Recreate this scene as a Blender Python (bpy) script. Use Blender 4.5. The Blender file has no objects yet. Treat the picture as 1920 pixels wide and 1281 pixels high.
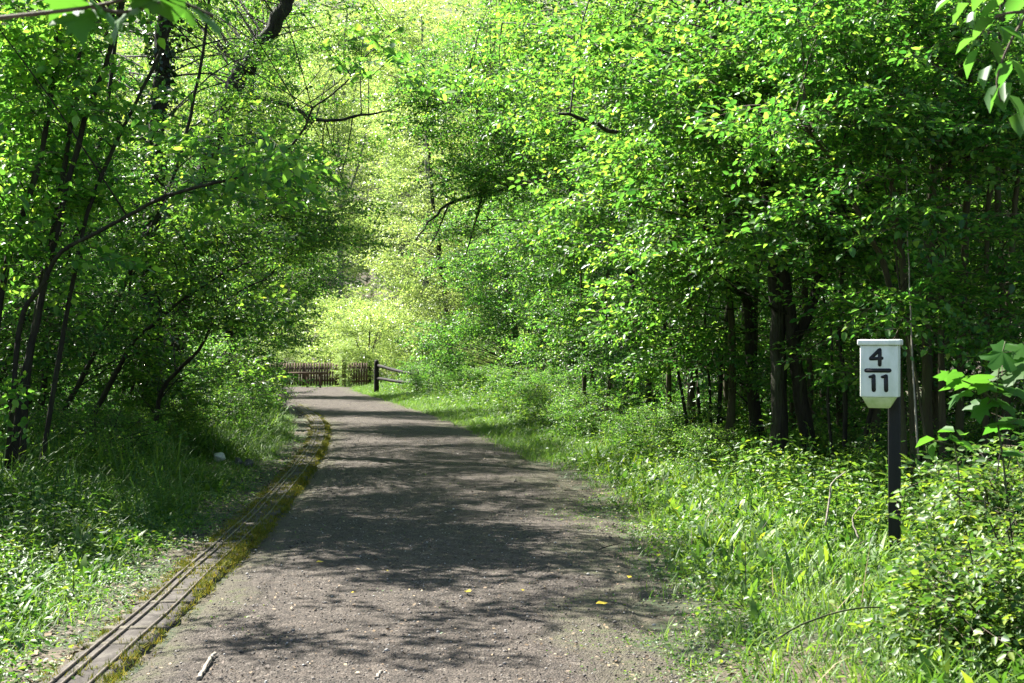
import bpy, bmesh, math, random
import numpy as np
from mathutils import Vector, Matrix

# ------------------------------------------------------------------ camera, sky, sun, exposure
SC = bpy.context.scene
COL = SC.collection
CAM_Z, F, CX, HY = 1.6, 2666.7, 960.0, 653.0        # eye height, focal length and horizon of a 1920 px wide frame

cam_d = bpy.data.cameras.new("camera")
cam_d.sensor_width = 36.0
cam_d.lens = 50.0
cam_d.clip_start, cam_d.clip_end = 0.1, 2000.0
cam_d.dof.use_dof = True
cam_d.dof.focus_distance = 19.0
cam_d.dof.aperture_fstop = 8.0
cam = bpy.data.objects.new("camera", cam_d)
COL.objects.link(cam)
cam.location = (0, 0, CAM_Z)
cam.rotation_euler = (math.radians(90) + math.atan((HY - 640.5) / F), 0, 0)
SC.camera = cam

SUN_EL = math.radians(52)
SUN_DIR = Vector((-0.80, 0.60, 0)).normalized()      # towards the sun, on plan
world = bpy.data.worlds.new("World")
SC.world = world
world.use_nodes = True
wn = world.node_tree
sky = wn.nodes.new("ShaderNodeTexSky")
sky.sky_type = 'NISHITA'
sky.sun_disc = False
sky.sun_elevation = SUN_EL
sky.sun_rotation = math.atan2(SUN_DIR.x, SUN_DIR.y)
wn.nodes["Background"].inputs["Strength"].default_value = 0.055
wn.links.new(sky.outputs[0], wn.nodes["Background"].inputs["Color"])

sun_d = bpy.data.lights.new("sun", 'SUN')
sun_d.energy = 5.0
sun_d.angle = math.radians(0.53)
sun_d.color = (1.0, 0.97, 0.90)
sun = bpy.data.objects.new("sun", sun_d)
COL.objects.link(sun)
to_sun = Vector((SUN_DIR.x * math.cos(SUN_EL), SUN_DIR.y * math.cos(SUN_EL), math.sin(SUN_EL)))
sun.rotation_euler = to_sun.to_track_quat('Z', 'Y').to_euler()

SC.view_settings.view_transform = 'Standard'
SC.view_settings.look = 'None'
SC.view_settings.gamma = 1.0
SC.view_settings.exposure = 2.25
cy = SC.cycles
cy.max_bounces = 7
cy.diffuse_bounces = 3
cy.glossy_bounces = 2
cy.transmission_bounces = 6
cy.transparent_max_bounces = 4
cy.volume_bounces = 0
cy.use_denoising = True
cy.sample_clamp_indirect = 6.0

RNG = np.random.default_rng(41)


# ------------------------------------------------------------------ helpers
def P(px, py, Y):
    """The point of the place that stands at distance Y under pixel (px, py) of the photograph."""
    return np.array(((px - CX) * Y / F, Y, CAM_Z - (py - HY) * Y / F))


def tag(o, label=None, cat=None, group=None, kind=None):
    for k, v in (("label", label), ("category", cat), ("group", group), ("kind", kind)):
        if v:
            o[k] = v
    return o


def empty(name, loc, label, cat, group=None, rz=0.0):
    o = bpy.data.objects.new(name, None)
    o.empty_display_size = 0.2
    o.location = loc
    o.rotation_euler = (0, 0, rz)
    COL.objects.link(o)
    return tag(o, label, cat, group)


class Geo:
    """Collects vertices, quads and triangles and links them as ONE mesh object."""

    def __init__(self):
        self.v, self.q, self.qm, self.t, self.tm, self.n = [], [], [], [], [], 0

    def add(self, V, Q=None, T=None, m=0):
        V = np.asarray(V, float).reshape(-1, 3)
        if Q is not None and len(Q):
            Q = np.asarray(Q, np.int64).reshape(-1, 4)
            self.q.append(Q + self.n)
            self.qm.append(np.full(len(Q), m))
        if T is not None and len(T):
            T = np.asarray(T, np.int64).reshape(-1, 3)
            self.t.append(T + self.n)
            self.tm.append(np.full(len(T), m))
        self.v.append(V)
        self.n += len(V)

    def box(self, c, s, rot=None, m=0):
        c, s = np.asarray(c, float), np.asarray(s, float) / 2
        V = np.array([(x, y, z) for x in (-1, 1) for y in (-1, 1) for z in (-1, 1)], float) * s
        if rot is not None:
            V = V @ np.asarray(rot).T
        Q = [(0, 1, 3, 2), (4, 6, 7, 5), (0, 4, 5, 1), (2, 3, 7, 6), (0, 2, 6, 4), (1, 5, 7, 3)]
        self.add(V + c, Q, None, m)

    def prism(self, poly, y0, y1, m=0):
        """A polygon in xz pushed from y0 to y1."""
        n = len(poly)
        V = [(x, y0, z) for x, z in poly] + [(x, y1, z) for x, z in poly]
        Q = [(i, (i + 1) % n, n + (i + 1) % n, n + i) for i in range(n)]
        T = [(0, i + 1, i) for i in range(1, n - 1)] + [(n, n + i, n + i + 1) for i in range(1, n - 1)]
        self.add(V, Q, T, m)

    def tube(self, pts, radii, k=7, m=0, rough=0.0, cap=True):
        pts = np.asarray(pts, float)
        n = len(pts)
        radii = np.asarray(radii, float)
        if radii.ndim == 0 or radii.shape == (1,):
            radii = np.full(n, float(radii))
        d = np.gradient(pts, axis=0)
        d /= np.linalg.norm(d, axis=1, keepdims=True) + 1e-9
        ref = np.array((0.31, 0.95, 0.05)) if abs(d[:, 2]).mean() > 0.5 else np.array((0.05, 0.1, 1.0))
        a = np.cross(d, ref)
        a /= np.linalg.norm(a, axis=1, keepdims=True) + 1e-9
        b = np.cross(d, a)
        ang = np.linspace(0, 2 * math.pi, k, endpoint=False)
        r = radii[:, None] * (1 + rough * RNG.uniform(-1, 1, (n, k)))
        V = pts[:, None, :] + r[..., None] * (np.cos(ang)[None, :, None] * a[:, None, :] + np.sin(ang)[None, :, None] * b[:, None, :])
        i, j = np.meshgrid(np.arange(n - 1), np.arange(k), indexing='ij')
        j2 = (j + 1) % k
        Q = np.stack((i * k + j, i * k + j2, (i + 1) * k + j2, (i + 1) * k + j), -1).reshape(-1, 4)
        V = V.reshape(-1, 3)
        T = None
        if cap:
            V = np.concatenate((V, pts[:1], pts[-1:]))
            jj = np.arange(k)
            T = np.concatenate((np.stack((np.full(k, n * k), (jj + 1) % k, jj), -1),
                                np.stack((np.full(k, n * k + 1), (n - 1) * k + jj, (n - 1) * k + (jj + 1) % k), -1)))
        self.add(V, Q, T, m)

    def build(self, name, mats, parent=None, origin=None, smooth=False):
        me = bpy.data.meshes.new(name)
        V = np.concatenate(self.v) if self.v else np.zeros((0, 3))
        if origin is not None:
            V = V - np.asarray(origin, float)
        Q = np.concatenate(self.q) if self.q else np.zeros((0, 4), np.int64)
        T = np.concatenate(self.t) if self.t else np.zeros((0, 3), np.int64)
        M = np.concatenate(self.qm + self.tm) if (self.qm or self.tm) else np.zeros(0)
        me.vertices.add(len(V))
        me.vertices.foreach_set("co", V.astype(np.float32).ravel())
        me.loops.add(Q.size + T.size)
        me.loops.foreach_set("vertex_index", np.concatenate((Q.ravel(), T.ravel())).astype(np.int32))
        me.polygons.add(len(Q) + len(T))
        st = np.concatenate((np.arange(len(Q)) * 4, Q.size + np.arange(len(T)) * 3)).astype(np.int32)
        me.polygons.foreach_set("loop_start", st)
        me.polygons.foreach_set("material_index", M.astype(np.int32))
        if smooth:
            me.polygons.foreach_set("use_smooth", np.ones(len(Q) + len(T), bool))
        for mt in (mats if isinstance(mats, (list, tuple)) else [mats]):
            me.materials.append(mt)
        me.update(calc_edges=True)
        o = bpy.data.objects.new(name, me)
        COL.objects.link(o)
        if parent is not None:
            o.parent = parent
        elif origin is not None:
            o.location = origin
        return o


def spline(pts, n):
    """Catmull-Rom through pts, n samples."""
    p = np.asarray(pts, float)
    if len(p) == 2:
        return p[0] + (p[1] - p[0]) * np.linspace(0, 1, n)[:, None]
    e = np.concatenate((2 * p[:1] - p[1:2], p, 2 * p[-1:] - p[-2:-1]))
    out = []
    for s in np.linspace(0, len(p) - 1, n):
        i = min(int(s), len(p) - 2)
        t = s - i
        a, b, c, d = e[i], e[i + 1], e[i + 2], e[i + 3]
        out.append(0.5 * (2 * b + (c - a) * t + (2 * a - 5 * b + 4 * c - d) * t * t + (3 * b - a - 3 * c + d) * t ** 3))
    return np.array(out)


def rot_xyz(yaw, pitch, roll):
    """Rz(yaw) Ry(-pitch) Rx(roll): +x points along yaw, lifted by pitch."""
    cz, sz, cp, sp, cr, sr = np.cos(yaw), np.sin(yaw), np.cos(pitch), np.sin(pitch), np.cos(roll), np.sin(roll)
    R = np.empty((len(yaw), 3, 3))
    R[:, 0, 0] = cz * cp; R[:, 1, 0] = sz * cp; R[:, 2, 0] = sp
    R[:, 0, 1] = -sz * cr - cz * sp * sr; R[:, 1, 1] = cz * cr - sz * sp * sr; R[:, 2, 1] = cp * sr
    R[:, 0, 2] = sz * sr - cz * sp * cr; R[:, 1, 2] = -cz * sr - sz * sp * cr; R[:, 2, 2] = cp * cr
    return R


class Tmpl:
    """A little plant piece (a spray of leaves, a herb, a grass blade) to be set out many times inside one mesh."""

    def __init__(self, geo):
        self.V = np.concatenate(geo.v)
        self.Q = np.concatenate(geo.q) if geo.q else np.zeros((0, 4), np.int64)
        self.qm = np.concatenate(geo.qm) if geo.qm else np.zeros(0)
        self.T = np.concatenate(geo.t) if geo.t else np.zeros((0, 3), np.int64)
        self.tm = np.concatenate(geo.tm) if geo.tm else np.zeros(0)

    def put(self, geo, R, pos, s):
        N, n = len(pos), len(self.V)
        if N == 0:
            return
        V = np.einsum('nij,vj->nvi', R, self.V) * np.asarray(s)[:, None, None] + np.asarray(pos)[:, None, :]
        off = (np.arange(N) * n)[:, None, None]
        V = V.reshape(-1, 3)
        base = geo.n
        geo.v.append(V)
        geo.n += len(V)
        if len(self.Q):
            geo.q.append((self.Q[None] + off).reshape(-1, 4) + base)
            geo.qm.append(np.tile(self.qm, N))
        if len(self.T):
            geo.t.append((self.T[None] + off).reshape(-1, 3) + base)
            geo.tm.append(np.tile(self.tm, N))


def leaf(geo, at, yaw, pitch, roll, L, W=0.6, fine=True, m=0, bend=0.1, fold=0.10):
    """One leaf, folded along its midrib, pointed at the tip."""
    w = W / 2
    if fine:
        V = np.array([(0, 0, 0), (.28, -w * .95, fold), (.66, -w * .82, fold * .6), (1, 0, -bend), (.66, w * .82, fold * .6), (.28, w * .95, fold)])
        Q = [(0, 1, 2, 3), (0, 3, 4, 5)]
    else:
        V = np.array([(0, 0, 0), (.42, -w * 1.05, fold), (1, 0, -bend), (.42, w * 1.05, fold)])
        Q = [(0, 1, 2, 3)]
    R = rot_xyz(np.array([yaw]), np.array([pitch]), np.array([roll]))[0]
    geo.add((V * L) @ R.T + np.asarray(at), Q, None, m)


def spray_template(seed, fine=True, n_side=4, leaf_len=0.10, W=0.62, droop=0.18, wild=0.45, twig=0.006):
    """A leafy spray about 1 long, its leaves in a loose level layer. Material 0 leaf, 1 twig."""
    r = np.random.default_rng(seed)
    g = Geo()
    ax = np.array([(t, 0.06 * math.sin(3 * t + seed), -droop * t * t + 0.05 * t) for t in np.linspace(0, 1, 6)])
    if fine:
        g.tube(ax, np.linspace(twig, twig * .4, 6), k=3, m=1, cap=False)
    lines = [(ax, 0.25)]
    for i in range(n_side):
        t0 = 0.12 + 0.75 * i / n_side + r.uniform(-.05, .05)
        side = 1 if i % 2 else -1
        b = np.array((t0, 0.06 * math.sin(3 * t0 + seed), -droop * t0 * t0 + .05 * t0))
        ya = side * r.uniform(.6, 1.1)
        ln = r.uniform(.28, .46) * (1.15 - .5 * t0)
        e = b + ln * np.array((math.cos(ya), math.sin(ya), r.uniform(-.25, .15)))
        l = spline([b, (b + e) / 2 + np.array((0, 0, .03)), e], 4)
        if fine:
            g.tube(l, np.linspace(twig * .6, twig * .3, 4), k=3, m=1, cap=False)
        lines.append((l, 0.12))
    for l, t0 in lines:
        k = 6 if l is ax else 4
        for j in range(k):
            t = t0 + (1 - t0) * (j + r.uniform(.1, .6)) / (k - .4)
            t = min(t, 1)
            f = t * (len(l) - 1)
            i = min(int(f), len(l) - 2)
            p = l[i] + (l[i + 1] - l[i]) * (f - i)
            d = l[i + 1] - l[i]
            ya = math.atan2(d[1], d[0])
            sd = (1 if j % 2 else -1) * r.uniform(.5, 1.15) if j < k - 1 else r.uniform(-.3, .3)
            leaf(g, p, ya + sd, r.normal(-.15, wild * .8), r.normal(0, wild), leaf_len * r.uniform(.6, 1.2), W * r.uniform(.85, 1.1), fine,
                 0, r.uniform(0, .22), r.uniform(.04, .16))
    return Tmpl(g)


SPRAY = [spray_template(s, leaf_len=.115) for s in range(1, 8)]
SPRAY_NEAR = [spray_template(s, leaf_len=.145, n_side=4) for s in range(41, 48)]
SPRAY_BIG = [spray_template(s, leaf_len=0.15, n_side=3) for s in range(11, 16)]
SPRAY_LARGE = [spray_template(s, leaf_len=0.185, n_side=3, wild=.55) for s in range(51, 57)]
SPRAY_FAR = [spray_template(s, fine=False, leaf_len=0.13, n_side=4, wild=0.7) for s in range(21, 27)]


# ------------------------------------------------------------------ materials
def new_mat(name):
    m = bpy.data.materials.new(name)
    m.use_nodes = True
    nt = m.node_tree
    nt.nodes.clear()
    out = nt.nodes.new("ShaderNodeOutputMaterial")
    return m, nt, out


def node(nt, typ, **kw):
    n = nt.nodes.new(typ)
    for k, v in kw.items():
        if k in n.inputs:
            n.inputs[k].default_value = v
        else:
            setattr(n, k, v)
    return n


def ramp(nt, fac, stops):
    r = nt.nodes.new("ShaderNodeValToRGB")
    e = r.color_ramp.elements
    while len(e) < len(stops):
        e.new(0.5)
    for i, (p, c) in enumerate(stops):
        e[i].position = p
        e[i].color = (*c, 1) if len(c) == 3 else c
    nt.links.new(fac, r.inputs[0])
    return r.outputs[0]


def leaf_mat(name, dark, mid, light, trans=0.45, tgain=1.9, rough=0.38, spec=0.5, yellow=0.0):
    m, nt, out = new_mat(name)
    L = nt.links.new
    geo = node(nt, "ShaderNodeNewGeometry")
    stops = [(0.0, dark), (0.5, mid), (0.93, light)]
    if yellow:
        stops.append((1.0, (light[0] * (1 + yellow), light[1] * 1.1, light[2])))
    col = ramp(nt, geo.outputs["Random Per Island"], stops)
    tc = node(nt, "ShaderNodeTexCoord")
    nz = node(nt, "ShaderNodeTexNoise", Scale=0.9, Detail=2.0)
    L(tc.outputs["Object"], nz.inputs["Vector"])
    info = node(nt, "ShaderNodeObjectInfo")
    ad = node(nt, "ShaderNodeMath", operation='ADD')
    L(nz.outputs[0], ad.inputs[0])
    L(info.outputs["Random"], ad.inputs[1])
    hs = node(nt, "ShaderNodeHueSaturation")
    mp = node(nt, "ShaderNodeMapRange")
    mp.inputs["From Min"].default_value = 0.3
    mp.inputs["From Max"].default_value = 1.7
    mp.inputs["To Min"].default_value = 0.485
    mp.inputs["To Max"].default_value = 0.51
    L(ad.outputs[0], mp.inputs["Value"])
    L(mp.outputs[0], hs.inputs["Hue"])
    L(col, hs.inputs["Color"])
    pr = node(nt, "ShaderNodeBsdfPrincipled", Roughness=rough)
    pr.inputs["Specular IOR Level"].default_value = spec
    L(hs.outputs[0], pr.inputs["Base Color"])
    tr = node(nt, "ShaderNodeBsdfTranslucent")
    gm = node(nt, "ShaderNodeMix", data_type='RGBA', blend_type='MULTIPLY')
    gm.inputs[0].default_value = 1.0
    L(hs.outputs[0], gm.inputs[6])
    gm.inputs[7].default_value = (tgain * 0.99, tgain, tgain * 0.60, 1)
    L(gm.outputs[2], tr.inputs["Color"])
    mx = node(nt, "ShaderNodeMixShader")
    mx.inputs[0].default_value = trans
    L(pr.outputs[0], mx.inputs[1])
    L(tr.outputs[0], mx.inputs[2])
    L(mx.outputs[0], out.inputs["Surface"])
    return m


def noisy_mat(name, stops, scale=6.0, rough=0.8, bump=0.3, stretch=(1, 1, 1), detail=6.0, spec=0.3, bdist=0.02):
    m, nt, out = new_mat(name)
    L = nt.links.new
    tc = node(nt, "ShaderNodeTexCoord")
    mp = node(nt, "ShaderNodeMapping")
    mp.inputs["Scale"].default_value = stretch
    L(tc.outputs["Object"], mp.inputs["Vector"])
    nz = node(nt, "ShaderNodeTexNoise", Scale=scale, Detail=detail, Roughness=0.65)
    L(mp.outputs[0], nz.inputs["Vector"])
    col = ramp(nt, nz.outputs[0], stops)
    pr = node(nt, "ShaderNodeBsdfPrincipled", Roughness=rough)
    pr.inputs["Specular IOR Level"].default_value = spec
    L(col, pr.inputs["Base Color"])
    if bump:
        nb = node(nt, "ShaderNodeTexNoise", Scale=scale * 3, Detail=6.0)
        L(mp.outputs[0], nb.inputs["Vector"])
        bp = node(nt, "ShaderNodeBump", Strength=bump, Distance=bdist)
        L(nb.outputs[0], bp.inputs["Height"])
        L(bp.outputs[0], pr.inputs["Normal"])
    L(pr.outputs[0], out.inputs["Surface"])
    return m


M = {}
M['leaf'] = leaf_mat('spring_leaf', (.024, .086, .016), (.062, .158, .026), (.150, .278, .042), trans=.55, tgain=2.1, yellow=.5)
M['leaf_near'] = leaf_mat('hazel_leaf', (.038, .115, .022), (.090, .205, .034), (.190, .325, .050), trans=.58, tgain=2.1, yellow=.4)
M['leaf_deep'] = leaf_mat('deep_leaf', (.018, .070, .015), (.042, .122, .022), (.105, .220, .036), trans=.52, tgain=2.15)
M['leaf_pale'] = leaf_mat('pale_leaf', (.150, .235, .070), (.230, .320, .105), (.320, .390, .150), trans=.5, tgain=1.6)  # pale look of bright, hazy distance is put into the leaf colour
M['leaf_dark'] = leaf_mat('ivy_leaf', (.012, .034, .010), (.022, .052, .014), (.042, .080, .020), trans=.15, rough=.28)
M['leaf_big'] = leaf_mat('sycamore_leaf', (.030, .095, .014), (.050, .140, .018), (.100, .200, .022), trans=.5, tgain=2.2, rough=.5, spec=.25)
M['herb'] = leaf_mat('herb_leaf', (.026, .075, .013), (.062, .132, .019), (.150, .232, .028), trans=.42, rough=.48, yellow=.4)
M['grass'] = leaf_mat('grass_blade', (.045, .105, .018), (.075, .155, .022), (.140, .220, .030), trans=.4, rough=.55)
M['moss'] = leaf_mat('moss', (.050, .080, .010), (.115, .130, .015), (.240, .190, .022), trans=.15, rough=.8, spec=.1)
M['twig'] = noisy_mat('twig_bark', [(.3, (.05, .035, .022)), (.7, (.15, .115, .08))], scale=14, bump=0)
M['bark'] = noisy_mat('bark', [(.3, (0.0087, 0.0068, 0.0050)), (.5, (0.0248, 0.0205, 0.0136)), (.62, (0.0298, 0.0341, 0.0136)), (.78, (0.0651, 0.0589, 0.0434))], scale=9, stretch=(1, 1, .22), bump=1.0, bdist=.05)
M['bark_olive'] = noisy_mat('olive_bark', [(.3, (.022, .019, .009)), (.5, (.058, .050, .024)), (.62, (.060, .068, .024)), (.80, (.13, .11, .07))], scale=8, stretch=(1, 1, .2), bump=.9, bdist=.04)
M['bark_grey'] = noisy_mat('grey_bark', [(.3, (.10, .095, .08)), (.6, (.19, .18, .155)), (.8, (.27, .26, .23))], scale=5, stretch=(1, 1, .3), bump=.5)


# ------------------------------------------------------------------ the lie of the land
YR = np.array([-4, 5, 6.8, 8.95, 11, 13.9, 18.8, 24.1, 31.1, 38.1, 49, 54, 57])
XR = np.array([.62, .70, .72, .80, .86, .82, .50, -.27, -1.35, -2.75, -5.0, -6.1, -6.4])
YL = np.array([-4, 5, 6.79, 8.0, 9.76, 12.9, 15, 16.7, 18.4, 19.9, 23.2, 24.8, 28.1, 31.1, 35, 39.9, 52, 60])
XL = np.array([-1.72, -1.93, -1.986, -2.03, -2.11, -2.25, -2.40, -2.53, -2.66, -2.80, -3.10, -3.27, -3.70, -4.14, -4.90, -6.0, -9.4, -12.0])


def smooth_interp(y, yt, xt):
    acc = 0
    for d in (-1.6, -.8, 0, .8, 1.6):
        acc = acc + np.interp(np.asarray(y) + d * np.clip(np.asarray(y) / 14, .2, 1.6), yt, xt)
    return acc / 5


def xr(y):          # right edge of the path
    return smooth_interp(y, YR, XR)


def xl(y):          # the right-hand rail
    return smooth_interp(y, YL, XL)


def wav(x, y):
    return (np.sin(1.31 * x + .7 * y + .5) + np.sin(.53 * x - 1.07 * y + 2) + .6 * np.sin(2.3 * x + 1.9 * y) + .5 * np.sin(2.9 * y - 1.7 * x + 1)) / 3.1


def sstep(a, b, t):
    t = np.clip((t - a) / (b - a), 0, 1)
    return t * t * (3 - 2 * t)


def ground(x, y):
    x, y = np.asarray(x, float), np.asarray(y, float)
    r = x - xr(np.clip(y, -4, 57))
    l = (xl(np.clip(y, -4, 60)) - .36) - x
    off = np.maximum(r, l)
    z = -.02 + .045 * sstep(.1, 1.0, off) * (1 + .9 * wav(x, y))
    z = z + np.maximum(off - 9, 0) * .10 * sstep(9, 20, off)
    far = np.maximum(y - 70, 0)
    z = z + .36 * far * sstep(0, 25, far)
    return np.where(y > 70, z, np.minimum(z, 14))


def tri_grid(g, X, Yv, Z, m=0):
    ny, nx = X.shape
    V = np.stack((X, Yv, Z), -1).reshape(-1, 3)
    i, j = np.meshgrid(np.arange(ny - 1), np.arange(nx - 1), indexing='ij')
    a = i * nx + j
    g.add(V, np.stack((a, a + 1, a + nx + 1, a + nx), -1).reshape(-1, 4), None, m)


def ground_mat():
    m, nt, out = new_mat('woodland_floor')
    L = nt.links.new
    tc = node(nt, "ShaderNodeTexCoord")
    n1 = node(nt, "ShaderNodeTexNoise", Scale=1.1, Detail=5.0)
    n2 = node(nt, "ShaderNodeTexNoise", Scale=26.0, Detail=8.0, Roughness=.7)
    vo = node(nt, "ShaderNodeTexVoronoi", Scale=38.0)
    for n in (n1, n2, vo):
        L(tc.outputs["Object"], n.inputs["Vector"])
    soil = ramp(nt, n2.outputs[0], [(.3, (.024, .020, .012)), (.55, (.060, .050, .030)), (.75, (.12, .10, .065))])
    litter = ramp(nt, vo.outputs["Color"], [(.2, (.05, .034, .022)), (.6, (.13, .085, .05)), (.9, (.23, .17, .11))])
    green = ramp(nt, n2.outputs[0], [(.32, (.016, .016, .008)), (.45, (.022, .040, .009)), (.55, (.060, .050, .026)), (.7, (.050, .090, .018))])
    mx = node(nt, "ShaderNodeMix", data_type='RGBA')
    mx.inputs[0].default_value = .45
    L(soil, mx.inputs[6]); L(litter, mx.inputs[7])
    f = ramp(nt, n1.outputs[0], [(.36, (0, 0, 0)), (.52, (1, 1, 1))])
    my = node(nt, "ShaderNodeMix", data_type='RGBA')
    L(f, my.inputs[0]); L(mx.outputs[2], my.inputs[6]); L(green, my.inputs[7])
    pr = node(nt, "ShaderNodeBsdfPrincipled", Roughness=.9)
    L(my.outputs[2], pr.inputs["Base Color"])
    bp = node(nt, "ShaderNodeBump", Strength=.7, Distance=.03)
    L(n2.outputs[0], bp.inputs["Height"]); L(bp.outputs[0], pr.inputs["Normal"])
    L(pr.outputs[0], out.inputs["Surface"])
    return m


def path_mat():
    m, nt, out = new_mat('gravel_path')
    L = nt.links.new
    tc = node(nt, "ShaderNodeTexCoord")
    big = node(nt, "ShaderNodeTexNoise", Scale=.9, Detail=5.0, Roughness=.6)
    mid = node(nt, "ShaderNodeTexNoise", Scale=7.0, Detail=10.0, Roughness=.82)
    vo = node(nt, "ShaderNodeTexVoronoi", Scale=70.0)
    vo2 = node(nt, "ShaderNodeTexVoronoi", Scale=95.0)
    for n in (big, mid, vo, vo2):
        L(tc.outputs["Object"], n.inputs["Vector"])
    base = ramp(nt, mid.outputs[0], [(.32, (0.0112, 0.0083, 0.0055)), (.48, (0.0464, 0.0353, 0.0262)), (.68, (0.1440, 0.1147, 0.0897))])
    stone = ramp(nt, vo.outputs["Color"], [(.12, (0.0107, 0.0077, 0.0057)), (.4, (0.0492, 0.0377, 0.0284)), (.8, (0.1353, 0.1093, 0.0866)), (.96, (0.4100, 0.3619, 0.3053))])
    mx = node(nt, "ShaderNodeMix", data_type='RGBA')
    mx.inputs[0].default_value = .42
    worn = node(nt, "ShaderNodeTexNoise", Scale=2.3, Detail=6.0, Roughness=.7)
    L(tc.outputs["Object"], worn.inputs["Vector"])
    wc = ramp(nt, worn.outputs[0], [(.30, (.50, .46, .42)), (.48, (.95, .93, .90)), (.62, (1.0, 1.0, 1.0)), (.75, (.80, .74, .66))])
    ms = node(nt, "ShaderNodeMix", data_type='RGBA', blend_type='MULTIPLY')
    ms.inputs[0].default_value = 1.0
    L(base, ms.inputs[6]); L(wc, ms.inputs[7])
    L(ms.outputs[2], mx.inputs[6]); L(stone, mx.inputs[7])
    # soil and thin moss where nobody walks, near the edges
    at = node(nt, "ShaderNodeAttribute", attribute_name="edge")
    ad = node(nt, "ShaderNodeMath", operation='ADD')
    sc = node(nt, "ShaderNodeMath", operation='MULTIPLY')
    L(big.outputs[0], sc.inputs[0]); sc.inputs[1].default_value = 1.1
    L(at.outputs["Fac"], ad.inputs[0]); L(sc.outputs[0], ad.inputs[1])
    f = ramp(nt, ad.outputs[0], [(.75, (0, 0, 0)), (1.0, (1, 1, 1))])
    soil = ramp(nt, mid.outputs[0], [(.3, (.040, .034, .022)), (.5, (.085, .072, .048)), (.62, (.075, .085, .030)), (.75, (.15, .13, .09))])
    my = node(nt, "ShaderNodeMix", data_type='RGBA')
    L(f, my.inputs[0]); L(mx.outputs[2], my.inputs[6]); L(soil, my.inputs[7])
    pr = node(nt, "ShaderNodeBsdfPrincipled", Roughness=.85)
    pr.inputs["Specular IOR Level"].default_value = .35
    L(my.outputs[2], pr.inputs["Base Color"])
    sm = node(nt, "ShaderNodeMath", operation='ADD')
    L(vo.outputs["Distance"], sm.inputs[0]); L(vo2.outputs["Distance"], sm.inputs[1])
    sm2 = node(nt, "ShaderNodeMath", operation='SUBTRACT')
    L(mid.outputs[0], sm2.inputs[0]); L(sm.outputs[0], sm2.inputs[1])
    bp = node(nt, "ShaderNodeBump", Strength=.8, Distance=.02)
    L(sm2.outputs[0], bp.inputs["Height"]); L(bp.outputs[0], pr.inputs["Normal"])
    L(pr.outputs[0], out.inputs["Surface"])
    return m


M['ground'], M['path'] = ground_mat(), path_mat()

g = Geo()
u = np.linspace(-1, 1, 141)
gx = np.sign(u) * (20 * np.abs(u) + 180 * np.abs(u) ** 4) - 2
gy = np.concatenate((np.linspace(-60, 2, 20), np.linspace(2.5, 60, 150), np.linspace(61, 90, 30), np.linspace(93, 260, 40)))
GX, GY = np.meshgrid(gx, gy)
tri_grid(g, GX, GY, ground(GX, GY))
tag(g.build('ground', M['ground'], smooth=True), 'brown leaf-strewn woodland floor rising to the hill', 'ground', kind='structure')

g = Geo()
py_ = np.concatenate((np.linspace(-6, 14, 180), np.linspace(14.15, 58.5, 200)))
tt = np.linspace(0, 1, 40)
PY, PT = np.meshgrid(py_, tt, indexing='ij')
a_ = xl(PY[:, :1]) + .12
b_ = xr(PY[:, :1]) + .04 + .12 * np.sin(2.1 * PY[:, :1]) + .08 * np.sin(5.3 * PY[:, :1] + 1)
late = sstep(50, 57, PY[:, :1])
a_ = a_ - 1.5 * late
PX = a_ + (b_ - a_) * PT
PZ = .016 + .014 * wav(PX * 2.2, PY * 1.6) - .035 * np.abs(PT - .5) ** 3 * 4 - .02 * (np.abs(PT - .5) > .49)
tri_grid(g, PX, PY, PZ)
po = g.build('path', M['path'], smooth=True)
ed = po.data.attributes.new('edge', 'FLOAT', 'POINT')
w_ = (b_ - a_)
er = 1 - np.clip((1 - PT) * w_ / .75, 0, 1)
el = 1 - np.clip(PT * w_ / .45, 0, 1)
ed.data.foreach_set('value', np.maximum(er * .75, el * .55).astype(np.float32).ravel())
tag(po, 'grey brown gravel footpath curving away to the left', 'path', kind='structure')


# ------------------------------------------------------------------ trees
DENSE = 1.55


def near_stem(stems, c, rng=RNG):
    """The point of a stem a branch to c would leave from: below c and close to it."""
    best, bd = None, 1e9
    for pts, r0, r1 in stems:
        d = np.linalg.norm(pts - c, axis=1) + .9 * np.maximum(pts[:, 2] - c[2] + .25 * np.linalg.norm((pts - c)[:, :2], axis=1), 0)
        d = d + rng.uniform(0, .9, len(d))
        i = int(np.argmin(d))
        if d[i] < bd:
            best, bd, ri = pts[i], d[i], r0 + (r1 - r0) * i / len(pts)
    return best, ri


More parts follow.
